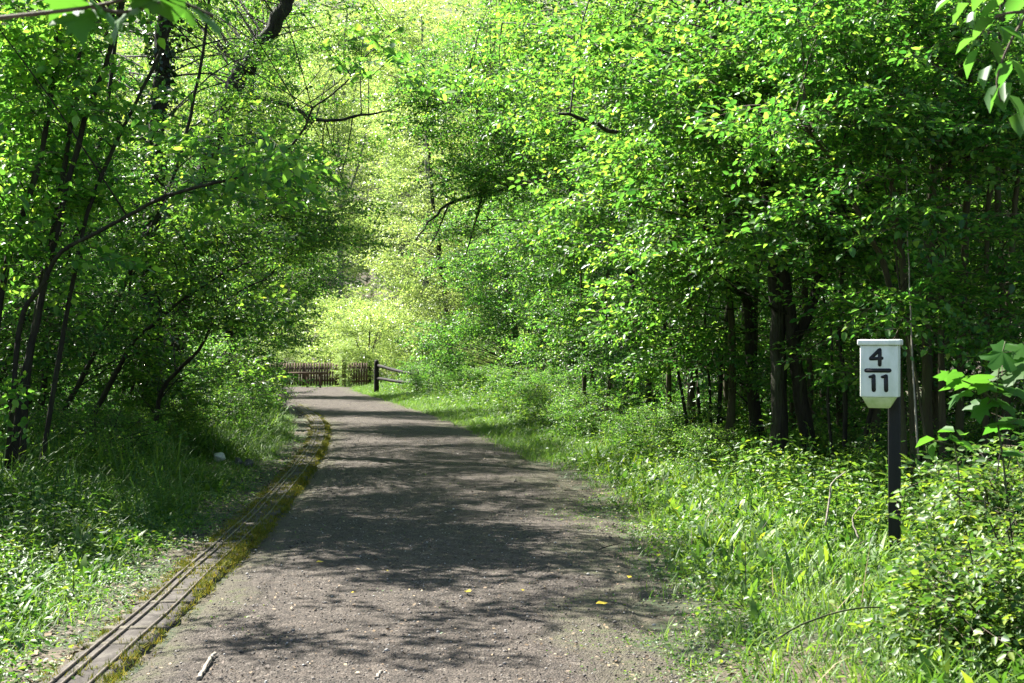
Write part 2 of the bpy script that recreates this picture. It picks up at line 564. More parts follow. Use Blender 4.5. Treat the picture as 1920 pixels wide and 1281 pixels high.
def foliate(crown, limbs, stems, blobs, size, tmpl, rng, per=12, branch_r=.018, flat=.35, dense=None):
    """Fills each blob (centre, radii, sprays) with clumps of sprays, each clump on a branch of its own."""
    for c, rad, n in blobs:
        n = n * (dense or DENSE)
        c, rad = np.asarray(c, float), np.asarray(rad, float)
        k = max(1, int(n / per))
        d = rng.normal(size=(k, 3))
        d /= np.linalg.norm(d, axis=1, keepdims=True)
        cc = c + d * rad * (rng.uniform(.15, 1, (k, 1)) ** .45)
        for q in cc:
            if limbs is not None and stems:
                s, ri = near_stem(stems, q)
                ln = np.linalg.norm(q - s)
                if ln > .15:
                    mid = (s + q) / 2 + rng.normal(0, .07 * ln, 3) + np.array((0, 0, .06 * ln))
                    q2 = q + (q - s) / ln * .2
                    r0 = min(ri * .6, branch_r * (.35 + .22 * ln))
                    limbs.tube(spline([s, mid, q2], 6), np.linspace(r0, .004, 6), k=4, cap=False)
                out = math.atan2(q[1] - s[1], q[0] - s[0])
            else:
                out = rng.uniform(-3, 3)
            m = max(3, int(rng.normal(per, per * .3)))
            yaw = out + rng.normal(0, 1.0, m)
            pos = q + rng.normal(0, 1, (m, 3)) * np.array((.45, .45, .45 * flat)) * size * 1.1
            R = rot_xyz(yaw, rng.normal(.0, .28, m), rng.normal(0, .35, m))
            sc = size * rng.uniform(.65, 1.25, m)
            ti = rng.integers(0, len(tmpl), m)
            for t in range(len(tmpl)):
                w = ti == t
                tmpl[t].put(crown, R[w], pos[w], sc[w])


def tree(name, label, base, stems, blobs, size=.62, tmpl=None, leafm='leaf', bark='bark', cat='tree', group=None, seed=0, per=12,
         ivy=None, stem_name='trunk', branch_r=.018, dense=None):
    rng = np.random.default_rng(seed + 100)
    root = empty(name, tuple(base), label, cat, group)
    S = []
    for st in stems:
        pts, r0, r1 = st[:3]
        p = spline(pts, max(10, len(pts) * 4))
        p = p + rng.normal(0, r0 * .22, p.shape) * np.linspace(0, 1, len(p))[:, None]
        S.append((p, r0, r1))
        gt = Geo()
        rr = np.linspace(r0, r1, len(p))
        if st[3:] != ('bough',):
            rr[0] *= 1.45; rr[1] *= 1.15; rr[2] *= 1.08
        gt.tube(p, rr, k=9, rough=.12)
        gt.build(stem_name if st[3:] != ('bough',) else 'bough', M[bark], root, base, smooth=True)
    cr, li = Geo(), Geo()
    foliate(cr, li, S, blobs, size, tmpl or SPRAY, rng, per, branch_r, dense=dense)
    if li.n:
        li.build('branches', M[bark], root, base, smooth=True)
    if cr.n:
        cr.build('crown', [M[leafm], M['twig']], root, base)
    if ivy:
        gi = Geo()
        for p, r, n in ivy:
            p = spline(p, 40)
            i = rng.integers(0, 40, n)
            an = rng.uniform(0, 2 * math.pi, n)
            rad = r * rng.uniform(.75, 1.25, n) * (1 + .35 * np.sin(i * .9))
            pos = p[i] + np.stack((np.cos(an) * rad, np.sin(an) * rad, rng.normal(0, .12, n)), -1)
            R = rot_xyz(an + rng.normal(0, .7, n), rng.normal(-.7, .4, n), rng.normal(0, .5, n))
            one = Geo()
            leaf(one, (0, 0, 0), 0, 0, 0, 1.0, .95)
            Tmpl(one).put(gi, R, pos, rng.uniform(.055, .10, n))
        gi.build('ivy', M['leaf_dark'], root, base)
    return root


def px_stem(pts, Y, r0, r1, dY=0.0, *k):
    """A stem through points of the photograph, from distance Y to Y + dY."""
    n = len(pts)
    return (np.array([P(a, b, Y + dY * i / max(n - 1, 1)) for i, (a, b) in enumerate(pts)]), r0, r1, *k)


def px_blob(a, b, Y, r, n):
    return (P(a, b, Y), r, n)


def base_of(px, Y):
    x = (px - CX) * Y / F
    return np.array((x, Y, float(ground(x, Y)) - .03))


def gb(px, Y):
    """Pixel row of the ground at distance Y."""
    return HY + CAM_Z * F / Y + 4

# ---- the left side
tree('hazel_tree', 'many-stemmed hazel leaning over the path at the left edge of the view', base_of(30, 14),
     [px_stem([(15, gb(0, 14)), (40, 740), (70, 600), (140, 290), (215, 60), (260, -120)], 14, .042, .022, .6),
      px_stem([(-20, gb(0, 14)), (0, 560), (75, 300), (105, 80), (120, -120)], 14, .040, .02, .5),
      px_stem([(35, gb(0, 14)), (60, 640), (118, 330), (150, 90), (165, -100)], 14.2, .034, .018, .8),
      px_stem([(5, gb(0, 14)), (20, 800), (39, 603), (78, 537), (113, 474), (176, 439), (242, 404), (302, 371), (380, 348), (464, 326), (525, 292), (563, 251),
               (590, 200), (640, 161), (690, 100), (750, 50)], 14, .027, .004, -2.0),
      px_stem([(62, gb(0, 14)), (90, 800), (130, 560), (170, 380), (250, 200), (320, 50), (350, -60)], 14.3, .03, .014, .8)],
     [px_blob(90, 250, 14.3, (1.0, 1.2, 1.3), 330), px_blob(140, 130, 14.8, (.7, 1.2, .8), 170), px_blob(60, 500, 14.2, (.7, .8, .6), 110),
      px_blob(150, -60, 14.3, (1.7, 1.6, .9), 260), px_blob(400, 330, 13.6, (.6, .6, .4), 60), px_blob(520, 270, 12.6, (.7, .5, .22), 34), px_blob(680, 110, 12.2, (.4, .4, .2), 14),
      px_blob(30, 750, 13.4, (.35, .5, .35), 26),
      px_blob(190, -300, 14.0, (1.5, 1.8, .9), 340), px_blob(-20, -430, 14.6, (1.3, 1.4, .7), 70),  # crown above the frame, added to shade the path
      (np.array((-4.3, 10.6, 5.5)), (1.0, .9, .35), 60), (np.array((-3.0, 11.2, 5.9)), (1.0, .9, .35), 55)],  # sparse unseen clumps, added to dapple the near path with shadow
     size=.52, tmpl=SPRAY_LARGE, leafm='leaf_near', group='hazels along the left of the path', cat='tree', seed=1, stem_name='stem', dense=.85)

tree('hazel_tree', 'slim hazel with stems slanting right, between the sedge and the ivy-clad trunk', base_of(150, 19),
     [px_stem([(80, gb(0, 19)), (97, 814), (152, 712), (195, 626), (240, 520), (325, 330), (365, 180), (392, 0), (400, -180), (380, -300)], 19, .04, .012, .5),
      px_stem([(150, gb(0, 19)), (168, 798), (218, 700), (250, 642), (293, 603), (340, 564), (410, 517), (470, 490)], 19, .042, .010, -.8),
      px_stem([(285, gb(0, 19)), (300, 743), (336, 693), (375, 654), (402, 595), (414, 572), (460, 540), (500, 525)], 19.2, .034, .008, -.6),
      px_stem([(60, gb(0, 19)), (85, 700), (100, 560), (150, 420), (190, 260), (215, 80), (228, -120), (220, -280)], 19.3, .05, .016, .4)],
     [px_blob(330, 440, 18.8, (1.1, 1.0, .75), 230), px_blob(430, 560, 18.6, (.75, .9, .42), 100), px_blob(240, 330, 19.5, (1.2, 1.0, .8), 200),
      px_blob(180, 620, 19.8, (1.1, .7, .6), 110), px_blob(400, 280, 20.6, (.9, .8, .7), 110), px_blob(60, 640, 20, (1.0, .8, .7), 110),
      px_blob(330, 690, 20.2, (1.1, .8, .45), 110),
      px_blob(230, -190, 18.6, (1.8, 2.2, 1.0), 520), px_blob(60, -230, 17.4, (1.6, 1.6, .9), 300)],  # unseen upper crown, added so its shadow falls on the path
     size=.52, tmpl=SPRAY_NEAR, leafm='leaf', group='hazels along the left of the path', seed=2, stem_name='stem', dense=1.1)

tree('ivy_clad_tree', 'thick upright trunk wrapped in dark ivy on the left', base_of(287, 23),
     [px_stem([(287, gb(0, 23)), (284, 640), (285, 400), (296, 200), (312, 0), (325, -250)], 23, .17, .11)],
     [px_blob(300, -200, 23, (2.1, 2.3, 1.3), 480), px_blob(330, -190, 26.5, (2.0, 1.8, 1.2), 300), px_blob(180, 80, 25.5, (1.2, 1.2, .9), 170), px_blob(430, 150, 25.5, (1.1, 1.0, .9), 170)],  # the blobs above the frame are placed and thickened to shade the path
     ivy=[(np.array([P(a, b, 23) for a, b in [(287, 840), (284, 640), (285, 400), (296, 200), (312, 0), (320, -120)]]), .24, 2600)], seed=3, size=.6, dense=1.1)

tree('leaning_tree', 'dark trunk leaning right over the path, high behind the ivy-clad trunk', base_of(300, 30),
     [px_stem([(300, gb(0, 30)), (330, 620), (370, 380), (430, 180), (470, 110), (520, 30), (560, -60), (620, -200)], 30, .24, .12, -1.0),
      px_stem([(430, 180), (520, 190), (600, 225), (680, 215), (740, 205)], 29.6, .06, .012, -2, 'bough')],
     [px_blob(540, 280, 29.6, (1.4, 1.3, 1.0), 260), px_blob(600, 400, 29, (1.1, 1.3, .9), 210), px_blob(470, 430, 29.5, (1.3, 1.2, 1.0), 230),
      px_blob(680, 60, 29.6, (1.0, 1.2, .8), 90), px_blob(380, 80, 32.5, (1.4, 1.2, 1.4), 230), px_blob(420, -50, 30, (1.9, 2.4, 1.3), 330)],
     seed=4, size=.62, dense=1.2)

tree('maple_tree', 'leafy field maple drooping to the ground where the left verge brightens', base_of(420, 36),
     [px_stem([(420, gb(0, 36)), (430, 600), (450, 400), (470, 200), (480, 0)], 36, .14, .06),
      px_stem([(430, 600), (500, 520), (570, 470), (620, 455)], 36, .05, .012, -.6, 'bough')],
     [px_blob(480, 600, 36, (1.1, 1.3, 1.0), 210), px_blob(540, 500, 36, (1.1, 1.3, .9), 230), px_blob(500, 350, 36.4, (1.5, 1.6, 1.5), 300),
      px_blob(440, 680, 35, (1.0, 1.1, .7), 150), px_blob(480, 80, 37, (2.0, 1.8, 1.9), 280)],
     seed=5, size=.6)

tree('maple_tree', 'bushy field maple hanging over the left end of the picket fence', base_of(440, 47),
     [px_stem([(430, gb(0, 47)), (440, 560), (455, 380), (470, 150)], 47, .15, .06)],
     [px_blob(500, 620, 47, (1.3, 1.5, 1.2), 260), px_blob(540, 480, 47.5, (1.5, 1.6, 1.5), 300), px_blob(480, 330, 48, (2.2, 2.0, 2.2), 330),
      px_blob(470, 705, 46, (1.0, 1.2, .5), 150)],
     seed=6, size=.62)

# ---- the right side
tree('coppiced_hazel', 'coppice of straight olive brown stems close behind the milepost', base_of(1760, 13.6),
     [px_stem([(1722, gb(0, 13.6)), (1708, 700), (1690, 480), (1660, 250), (1650, -50)], 13.6, .044, .024),
      px_stem([(1745, gb(0, 13.6)), (1738, 700), (1742, 480), (1752, 200), (1760, -60)], 13.8, .055, .03),
      px_stem([(1770, gb(0, 13.6)), (1765, 600), (1775, 380), (1800, 150), (1815, -60)], 13.2, .032, .02),
      px_stem([(1800, gb(0, 13.8)), (1800, 700), (1812, 420), (1818, 200), (1822, -60)], 13.9, .042, .028),
      px_stem([(1845, gb(0, 13.6)), (1850, 640), (1852, 420), (1868, 200), (1880, -60)], 13.5, .030, .018),
      px_stem([(1885, gb(0, 13.6)), (1888, 640), (1905, 380), (1935, 150)], 13.3, .034, .022),
      px_stem([(1702, gb(0, 13.6)), (1672, 560), (1620, 420), (1560, 300), (1490, 215)], 13.4, .036, .012, -.8),
      px_stem([(1755, gb(0, 13.6)), (1720, 720), (1690, 560), (1670, 400), (1640, 260)], 13.0, .014, .006)],
     [px_blob(1720, 130, 13.2, (1.0, 1.1, .75), 270), px_blob(1560, 240, 12.8, (.8, .8, .55), 190), px_blob(1850, 260, 12.9, (.6, .8, .45), 110),
      px_blob(1700, 400, 12.6, (.9, .5, .16), 55), px_blob(1880, 420, 12.4, (.5, .4, .2), 36), px_blob(1760, -80, 13.4, (1.4, 1.4, .8), 200),
      px_blob(1600, 60, 13.4, (.9, 1.0, .6), 190), px_blob(1650, 640, 14.4, (.5, .4, .5), 40), px_blob(1800, 560, 12.8, (.6, .4, .3), 60), px_blob(1880, 640, 12.6, (.4, .4, .3), 30)],
     size=.5, tmpl=SPRAY_NEAR, bark='bark_olive', seed=7, stem_name='stem', dense=1.25)

tree('twin_trunk_tree', 'dark tree with two crossing trunks left of the milepost', base_of(1490, 16),
     [px_stem([(1462, gb(0, 16)), (1460, 700), (1452, 470), (1440, 200), (1430, -120)], 16, .10, .06),
      px_stem([(1530, gb(0, 16)), (1505, 760), (1486, 640), (1478, 560), (1440, 380), (1380, 200), (1330, 60)], 16.2, .095, .03, -.6),
      px_stem([(1486, 640), (1518, 585), (1545, 470), (1570, 300), (1580, 100)], 16.1, .07, .035, 0, 'bough')],
     [px_blob(1400, 250, 15.6, (1.1, 1.2, .8), 300), px_blob(1480, 80, 15.6, (1.2, 1.2, .8), 270), px_blob(1300, 130, 15.2, (1.0, 1.2, .7), 240),
      px_blob(1400, 450, 14.8, (.75, .6, .28), 70), px_blob(1610, 560, 14.8, (.4, .5, .4), 36), px_blob(1560, 420, 15.6, (.6, .7, .4), 90), px_blob(1500, -120, 16.2, (1.7, 1.7, .7), 240), px_blob(1700, -230, 17, (2.0, 1.8, .8), 260)],
     seed=8, tmpl=SPRAY_NEAR, dense=1.05, size=.54)

tree('bent_tree', 'slender dark tree bending left, just left of the twin trunks', base_of(1425, 18.8),
     [px_stem([(1428, gb(0, 18.8)), (1410, 720), (1405, 580), (1370, 520), (1335, 440), (1290, 370), (1220, 290), (1130, 235), (1050, 210)], 18.8, .09, .018, -1.6),
      px_stem([(1370, 520), (1385, 380), (1370, 220), (1340, 40)], 18.7, .06, .03, 0, 'bough')],
     [px_blob(1240, 330, 17.8, (1.0, 1.1, .55), 190), px_blob(1120, 200, 21.5, (1.2, 1.2, .8), 230), px_blob(1290, 520, 18.2, (.9, .9, .5), 150),
      px_blob(1200, 60, 19.5, (1.3, 1.2, .8), 230), px_blob(1020, 120, 25, (1.3, 1.2, 1.0), 170), px_blob(1320, 480, 16.2, (.5, .5, .35), 36), px_blob(1120, 450, 20.5, (.7, .8, .6), 80), px_blob(1300, 640, 19, (.9, .7, .45), 110),
      px_blob(1280, -130, 18.4, (1.6, 1.5, .7), 200), px_blob(1500, -260, 20, (1.9, 1.7, .8), 220)],
     seed=9, tmpl=SPRAY_NEAR, dense=1.15, size=.56)

tree('hazel_tree', 'clump of thin near-black upright stems in the half shade left of the bent tree', base_of(1330, 19.6),
     [px_stem([(1318, gb(0, 19.6)), (1306, 700), (1300, 560), (1310, 420), (1290, 250)], 19.6, .030, .014),
      px_stem([(1345, gb(0, 19.6)), (1352, 700), (1366, 560), (1352, 430), (1330, 300)], 19.5, .036, .016),
      px_stem([(1300, gb(0, 19.6)), (1270, 690), (1232, 580), (1180, 500)], 19.4, .026, .010, -.4),
      px_stem([(1335, gb(0, 19.6)), (1330, 720), (1322, 600), (1345, 500)], 19.7, .022, .010)],
     [px_blob(1200, 500, 19.2, (.5, .6, .3), 34), px_blob(1300, 380, 19.6, (.8, .7, .5), 70)],
     size=.5, tmpl=SPRAY_NEAR, seed=14, stem_name='stem', dense=1.0)
tree('hazel_tree', 'thin hazel with crooked dark stems between the twin trunks and the milepost', base_of(1585, 15.4),
     [px_stem([(1580, gb(0, 15.4)), (1585, 740), (1572, 600), (1590, 440), (1600, 250)], 15.4, .030, .014),
      px_stem([(1592, gb(0, 15.4)), (1640, 740), (1662, 590), (1690, 460), (1720, 330)], 15.2, .032, .012, -.3),
      px_stem([(1570, gb(0, 15.4)), (1552, 760), (1560, 640), (1535, 520)], 15.3, .020, .009)],
     [px_blob(1600, 330, 15.2, (.7, .6, .4), 60), px_blob(1690, 520, 14.8, (.4, .4, .25), 24)],
     size=.5, tmpl=SPRAY_NEAR, seed=15, stem_name='stem', dense=1.0)
tree('ivy_clad_tree', 'ivy-clad straight trunk standing mid way along the right verge', base_of(1188, 31),
     [px_stem([(1188, gb(0, 31)), (1182, 600), (1184, 470), (1176, 300), (1160, 100), (1150, -120)], 31, .15, .09),
      px_stem([(1180, 440), (1110, 360), (1040, 335), (940, 355), (860, 375), (815, 405), (780, 450)], 30.6, .075, .012, -3.0, 'bough'),
      px_stem([(840, 386), (818, 440), (800, 470)], 28.2, .02, .006, 0, 'bough'), px_stem([(960, 352), (900, 330), (850, 335), (810, 350)], 29, .03, .008, -.8, 'bough'),
      px_stem([(905, 362), (890, 420), (872, 480)], 28.4, .03, .01, 0, 'bough'),
      px_stem([(1176, 300), (1060, 230), (960, 215), (880, 190), (800, 200)], 30.6, .07, .012, -3.0, 'bough')],
     [px_blob(1080, 430, 30, (1.3, 1.4, 1.0), 270), px_blob(1110, 580, 30.6, (.7, 1.0, .8), 110), px_blob(1020, 280, 29, (1.5, 1.4, .8), 300),
      px_blob(860, 200, 28, (1.3, 1.3, .9), 230), px_blob(950, 50, 29, (1.6, 1.5, 1.2), 250), px_blob(1250, 660, 31.2, (.7, .8, .5), 70),
      px_blob(900, 335, 28, (.9, .9, .35), 110), px_blob(820, 440, 27.8, (.5, .5, .3), 22), px_blob(1080, -100, 30, (2.4, 2, 1.2), 190)],
     ivy=[(np.array([P(a, b, 31) for a, b in [(1188, 790), (1182, 600), (1184, 470), (1178, 330)]]), .21, 1500)], seed=10, size=.62)

tree('field_maple', 'stout trunk half hidden in leaves, left of the right-hand ivy-clad trunk', base_of(1075, 38),
     [px_stem([(1078, gb(0, 38)), (1072, 640), (1085, 540), (1070, 350), (1040, 150)], 38, .17, .07)],
     [px_blob(1060, 560, 37.4, (1.2, 1.3, 1.0), 240), px_blob(1000, 430, 37, (1.3, 1.4, 1.1), 260), px_blob(1110, 640, 37, (.9, 1.1, .6), 140),
      px_blob(1030, 250, 38, (2.0, 1.8, 1.8), 300), px_blob(1010, 650, 37, (.7, .9, .45), 80)],
     seed=11, size=.62)

tree('leaning_ash', 'thin pale trunk tilting left beside a short stump-like trunk at the far right verge', base_of(985, 44),
     [px_stem([(985, gb(0, 44)), (975, 680), (955, 560), (945, 480), (930, 400), (900, 250), (880, 100)], 44, .14, .05),
      px_stem([(1022, gb(0, 44)), (1014, 690), (1020, 600), (1040, 450)], 44.4, .2, .1)],
     [px_blob(930, 600, 43.6, (1.2, 1.4, 1.0), 200), px_blob(900, 470, 44, (1.5, 1.5, 1.3), 260), px_blob(960, 330, 44, (1.8, 1.7, 1.5), 270),
      px_blob(860, 640, 43, (1.0, 1.1, .8), 150), px_blob(900, 150, 45, (2.2, 2.0, 2.0), 250)],
     seed=12, size=.66, bark='bark_olive', leafm='leaf')

tree('hawthorn_tree', 'yellow green hawthorn above the leaning wooden rails', base_of(845, 52),
     [px_stem([(845, gb(0, 52)), (840, 600), (820, 450), (800, 250)], 52, .14, .05)],
     [px_blob(820, 600, 51, (1.3, 1.5, 1.3), 230), px_blob(790, 460, 52, (1.7, 1.7, 1.6), 270), px_blob(830, 300, 52, (2.0, 1.8, 1.8), 250)],
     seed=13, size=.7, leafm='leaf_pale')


# ------------------------------------------------------------------ trees that repeat: built once, then copied with their parts
def dup(root, x, y, rz, s, label, group=None):
    r = root.copy()
    COL.objects.link(r)
    r.location = (x, y, float(ground(x, y)) - .05)
    r.rotation_euler = (0, 0, rz)
    r.scale = (s, s, s)
    r['label'] = label
    if group:
        r['group'] = group
    for ch in list(root.children):
        c = ch.copy()
        COL.objects.link(c)
        c.parent = r
    return r


def place(proto, used, x, y, rz, s, label, group=None):
    if proto.name not in used:
        used.add(proto.name)
        proto.location = (x, y, float(ground(x, y)) - .05)
        proto.rotation_euler = (0, 0, rz)
        proto.scale = (s, s, s)
        proto['label'] = label
        if group:
            proto['group'] = group
        return proto
    return dup(proto, x, y, rz, s, label, group)


USED = set()
O0 = np.zeros(3)


def st(pts, r0, r1):
    return (np.array(pts, float), r0, r1)


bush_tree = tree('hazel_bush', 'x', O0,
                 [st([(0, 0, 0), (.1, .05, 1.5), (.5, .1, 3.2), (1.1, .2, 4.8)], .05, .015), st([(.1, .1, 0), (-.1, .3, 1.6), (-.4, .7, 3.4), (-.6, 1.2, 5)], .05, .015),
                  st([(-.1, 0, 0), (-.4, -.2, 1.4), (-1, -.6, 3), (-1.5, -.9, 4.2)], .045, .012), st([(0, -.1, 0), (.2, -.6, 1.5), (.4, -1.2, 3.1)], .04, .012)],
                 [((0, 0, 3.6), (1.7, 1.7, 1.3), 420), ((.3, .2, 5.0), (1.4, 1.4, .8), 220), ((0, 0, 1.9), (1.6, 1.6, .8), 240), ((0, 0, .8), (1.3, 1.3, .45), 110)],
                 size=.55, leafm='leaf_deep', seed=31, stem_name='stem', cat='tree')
thin_tree = tree('young_tree', 'x', O0,
                 [st([(0, 0, 0), (.05, .1, 2.5), (-.1, .2, 5), (.2, .1, 8), (.3, .2, 10.5)], .12, .03)],
                 [((0, 0, 5.0), (1.9, 1.9, 1.3), 320), ((.2, .1, 7.4), (2.0, 2.0, 1.4), 330), ((.2, .2, 9.8), (1.5, 1.5, 1.3), 220), ((0, 0, 3.0), (1.4, 1.4, .7), 140)],
                 size=.68, leafm='leaf', seed=32, cat='tree')
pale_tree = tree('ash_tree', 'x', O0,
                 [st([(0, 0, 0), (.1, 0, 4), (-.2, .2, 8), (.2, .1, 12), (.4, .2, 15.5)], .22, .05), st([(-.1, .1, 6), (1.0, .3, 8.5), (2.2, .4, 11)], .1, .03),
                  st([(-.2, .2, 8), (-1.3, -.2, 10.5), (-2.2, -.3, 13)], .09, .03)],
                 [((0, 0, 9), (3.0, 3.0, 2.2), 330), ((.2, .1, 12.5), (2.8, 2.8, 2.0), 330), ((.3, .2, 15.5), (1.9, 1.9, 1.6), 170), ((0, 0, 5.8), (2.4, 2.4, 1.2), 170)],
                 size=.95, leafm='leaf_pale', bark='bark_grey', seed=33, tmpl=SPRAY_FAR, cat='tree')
shrub = tree('shrub', 'x', O0,
             [st([(0, 0, 0), (.1, .05, .6), (.3, .1, 1.2)], .02, .008), st([(0, 0, 0), (-.2, .1, .5), (-.4, .3, 1.0)], .02, .008), st([(0, 0, 0), (0, -.2, .6), (.05, -.4, 1.1)], .02, .008)],
             [((0, 0, .75), (.95, .95, .55), 260), ((0, 0, .3), (1.0, 1.0, .22), 90)], size=.36, leafm='leaf', seed=34, stem_name='stem', cat='shrub')
pale_bush = tree('willow_bush', 'x', O0,
                 [st([(0, 0, 0), (.1, .05, 1.4), (.5, .1, 2.8)], .05, .015), st([(0, 0, 0), (-.4, .1, 1.4), (-.9, .3, 2.6)], .05, .015), st([(0, 0, 0), (0, -.3, 1.6), (.1, -.6, 3)], .05, .015)],
                 [((0, 0, 2.3), (1.9, 1.9, 1.3), 420), ((0, 0, .9), (1.9, 1.9, .7), 230)], size=.62, leafm='leaf_pale', seed=35, stem_name='stem', cat='shrub', tmpl=SPRAY_FAR)

G1 = 'thickets behind the left front row'
for i, (x, y, lab) in enumerate([
        (-7.4, 13.2, 'shaded hazel thicket at the left edge of the view, behind the many-stemmed hazel'),
        (-6.7, 17.0, 'dense hazel thicket filling the gap left of the ivy-clad trunk'),
        (-7.6, 21.5, 'deep green thicket just behind the slim slanting hazel stems'),
        (-7.4, 27.0, 'thicket between the left ivy-clad trunk and the foot of the leaning trunk'),
        (-8.6, 32.0, 'thicket at the foot of the dark leaning trunk'),
        (-9.2, 38.5, 'dense low thicket behind the drooping field maple on the left'),
        (-10.3, 43.5, 'thicket beside the bushy maple, before the left end of the fence'),
        (-12.2, 53.0, 'shadowy thicket touching the left end of the picket fence')]):
    place(bush_tree, USED, x, y, i * 1.7, .95 + .12 * (i % 3), lab, G1)
for i, (x, y) in enumerate([(-8.6, 12), (-9.8, 17), (-10.2, 24.5), (-12, 31), (-12.5, 38), (-15.5, 48)]):
    place(thin_tree, USED, x, y, i * 2.1, .62 + .1 * (i % 3), 'thin young tree in the shaded wood behind the hazels left of the path', 'young trees deep in the left wood')
G2 = 'thickets behind the right front row'
for i, (x, y, lab) in enumerate([
        (6.6, 16.4, 'shaded hazel thicket right of the milepost, behind the olive stems'),
        (6.0, 20.0, 'thicket in the gap between the milepost and the twin dark trunks'),
        (5.6, 23.6, 'thicket behind the slender bent tree'),
        (5.0, 27.8, 'leafy thicket between the bent tree and the right-hand ivy-clad trunk'),
        (4.4, 33.8, 'thicket just behind the right-hand ivy-clad trunk'),
        (3.2, 40.0, 'thicket behind the stout half hidden trunk'),
        (2.2, 46.0, 'thicket right behind the thin pale tilted trunk'),
        (0.2, 53.5, 'sunny thicket behind the yellow green hawthorn')]):
    place(bush_tree, USED, x, y, 1 + i * 1.3, .9 + .12 * (i % 3), lab, G2)
for i, (x, y) in enumerate([(8.2, 15), (7.2, 19), (8, 24), (6.6, 29), (7.4, 35), (6, 41), (5, 48), (3, 55), (10.5, 20)]):
    place(thin_tree, USED, x, y, 2 + i * 1.9, .85 + .1 * (i % 3), 'thin young tree in the shaded wood behind the trunks right of the path', 'young trees deep in the right wood')
sapling = tree('sapling', 'x', O0, [st([(0, 0, 0), (.04, .03, 1.5), (-.05, .06, 3), (.1, .1, 5.2)], .055, .018)],
               [((0, 0, 4.2), (1.1, 1.1, .8), 110), ((0, 0, 2.6), (.9, .9, .5), 50), ((0, 0, 1.5), (.75, .75, .45), 40)], size=.5, seed=36, bark='bark_olive', cat='sapling', leafm='leaf_deep', dense=1.0)
for i, (x, y) in enumerate([(3.6, 17.3), (4.0, 20.2), (3.3, 21.6), (3.9, 24), (2.9, 26.8), (3.3, 30.4), (2.3, 33), (2.1, 36.5), (1.2, 41.5), (4.5, 15.2), (5.1, 14.7), (4.9, 17.8), (2.9, 23.3), (5.4, 12.9), (2.8, 18.4), (2.6, 20.7), (3.3, 19.1), (2.5, 22.4), (2.4, 25.2), (4.1, 16.2), (3.8, 18.1), (4.5, 19.4), (4.9, 16.4), (3.7, 22.6), (1.9, 28.4), (1.6, 31.5), (4.7, 21.3)]):
    place(sapling, USED, x, y, i * 1.3, .85 + .12 * (i % 4), 'thin dark sapling standing among the shrubs behind the right verge', 'saplings behind the right verge')
G3 = 'shrubs along the right verge'
for i, (x, y, s, lab) in enumerate([
        (2.55, 17.2, .55, 'small dark shrub at the left foot of the twin trunks'),
        (3.75, 16.6, .6, 'shady shrub between the twin trunks and the milepost'),
        (4.3, 14.6, .7, 'shady shrub at the foot of the olive stems'),
        (2.6, 19.6, .7, 'low shrub between the bent tree and the path'),
        (2.1, 21.0, .62, 'shady shrub at the verge, first beyond the low shrub beside the bent tree'),
        (1.4, 24.0, .7, 'shady shrub nearest the path halfway between the bent tree and the ivy-clad trunk'),
        (.85, 27.6, .75, 'shrub at the verge just before the right-hand ivy-clad trunk'),
        (3.1, 22.5, .8, 'shady shrub at the foot of the bent tree'),
        (2.7, 25.5, .85, 'low shrub in half shade, second along the verge from the bent tree'),
        (2.0, 30.2, .62, 'shrub hiding the foot of the right-hand ivy-clad trunk'),
        (1.05, 34.5, .85, 'leafy shrub between the ivy-clad trunk and the stout half hidden trunk'),
        (.2, 40.0, .9, 'shrub below the two trunks at the far right verge'),
        (-.4, 43.0, .75, 'bright shrub in front of the thin pale tilted trunk'),
        (-1.3, 46.5, .85, 'sunlit shrub beyond the tilted trunk'),
        (-2.45, 47.2, .95, 'rounded green shrub at the verge, right of the fallen wooden rails'),
        (-2.9, 52.0, 1.1, 'pale sprawling shrub behind the fallen wooden rails')]):
    place(shrub, USED, x, y, i * 1.1, s, lab, G3)
for i, (x, y, s, lab) in enumerate([
        (-4.7, 16.2, .75, 'shaded shrub between the sedge and the feet of the slim slanting hazels'),
        (-5.0, 20.6, .75, 'dark shrub just right of the slim slanting hazels'),
        (-4.9, 23.0, .8, 'shrub hiding the foot of the left-hand ivy-clad trunk'),
        (-5.3, 26.2, .85, 'shrub at the edge of the sedge, beyond the left-hand ivy-clad trunk'),
        (-5.8, 30.0, .95, 'shrub in front of the foot of the dark leaning trunk'),
        (-6.5, 34.5, .95, 'shrub below the drooping field maple on the left'),
        (-8.1, 40.5, 1.0, 'shrub where the left verge grass is sunlit'),
        (-9.6, 46.5, 1.1, 'shrub below the bushy maple at the left end of the fence')]):
    place(shrub, USED, x, y, i * 1.9, s, lab, 'shrubs along the left verge')
for i, (x, y, s, lab) in enumerate([
        (-6.3, 63, 1.05, 'big rounded yellow green bush beyond the gap in the fence'),
        (-3.9, 62, .8, 'feathery yellow green bush beyond the leaning wooden rails'),
        (-10.8, 66, .55, 'low pale bush just behind the left half of the picket fence'),
        (-8.4, 74, 1.3, 'tall pale bush at the hill foot, above the right end of the picket fence'),
        (-5.2, 70, 1.2, 'pale bush at the foot of the hill, above the round-topped post'),
        (-1.4, 60, .9, 'tall pale bush deep behind the hawthorn')]):
    place(pale_bush, USED, x, y, i * 1.4, s, lab, 'pale bushes beyond the fence')
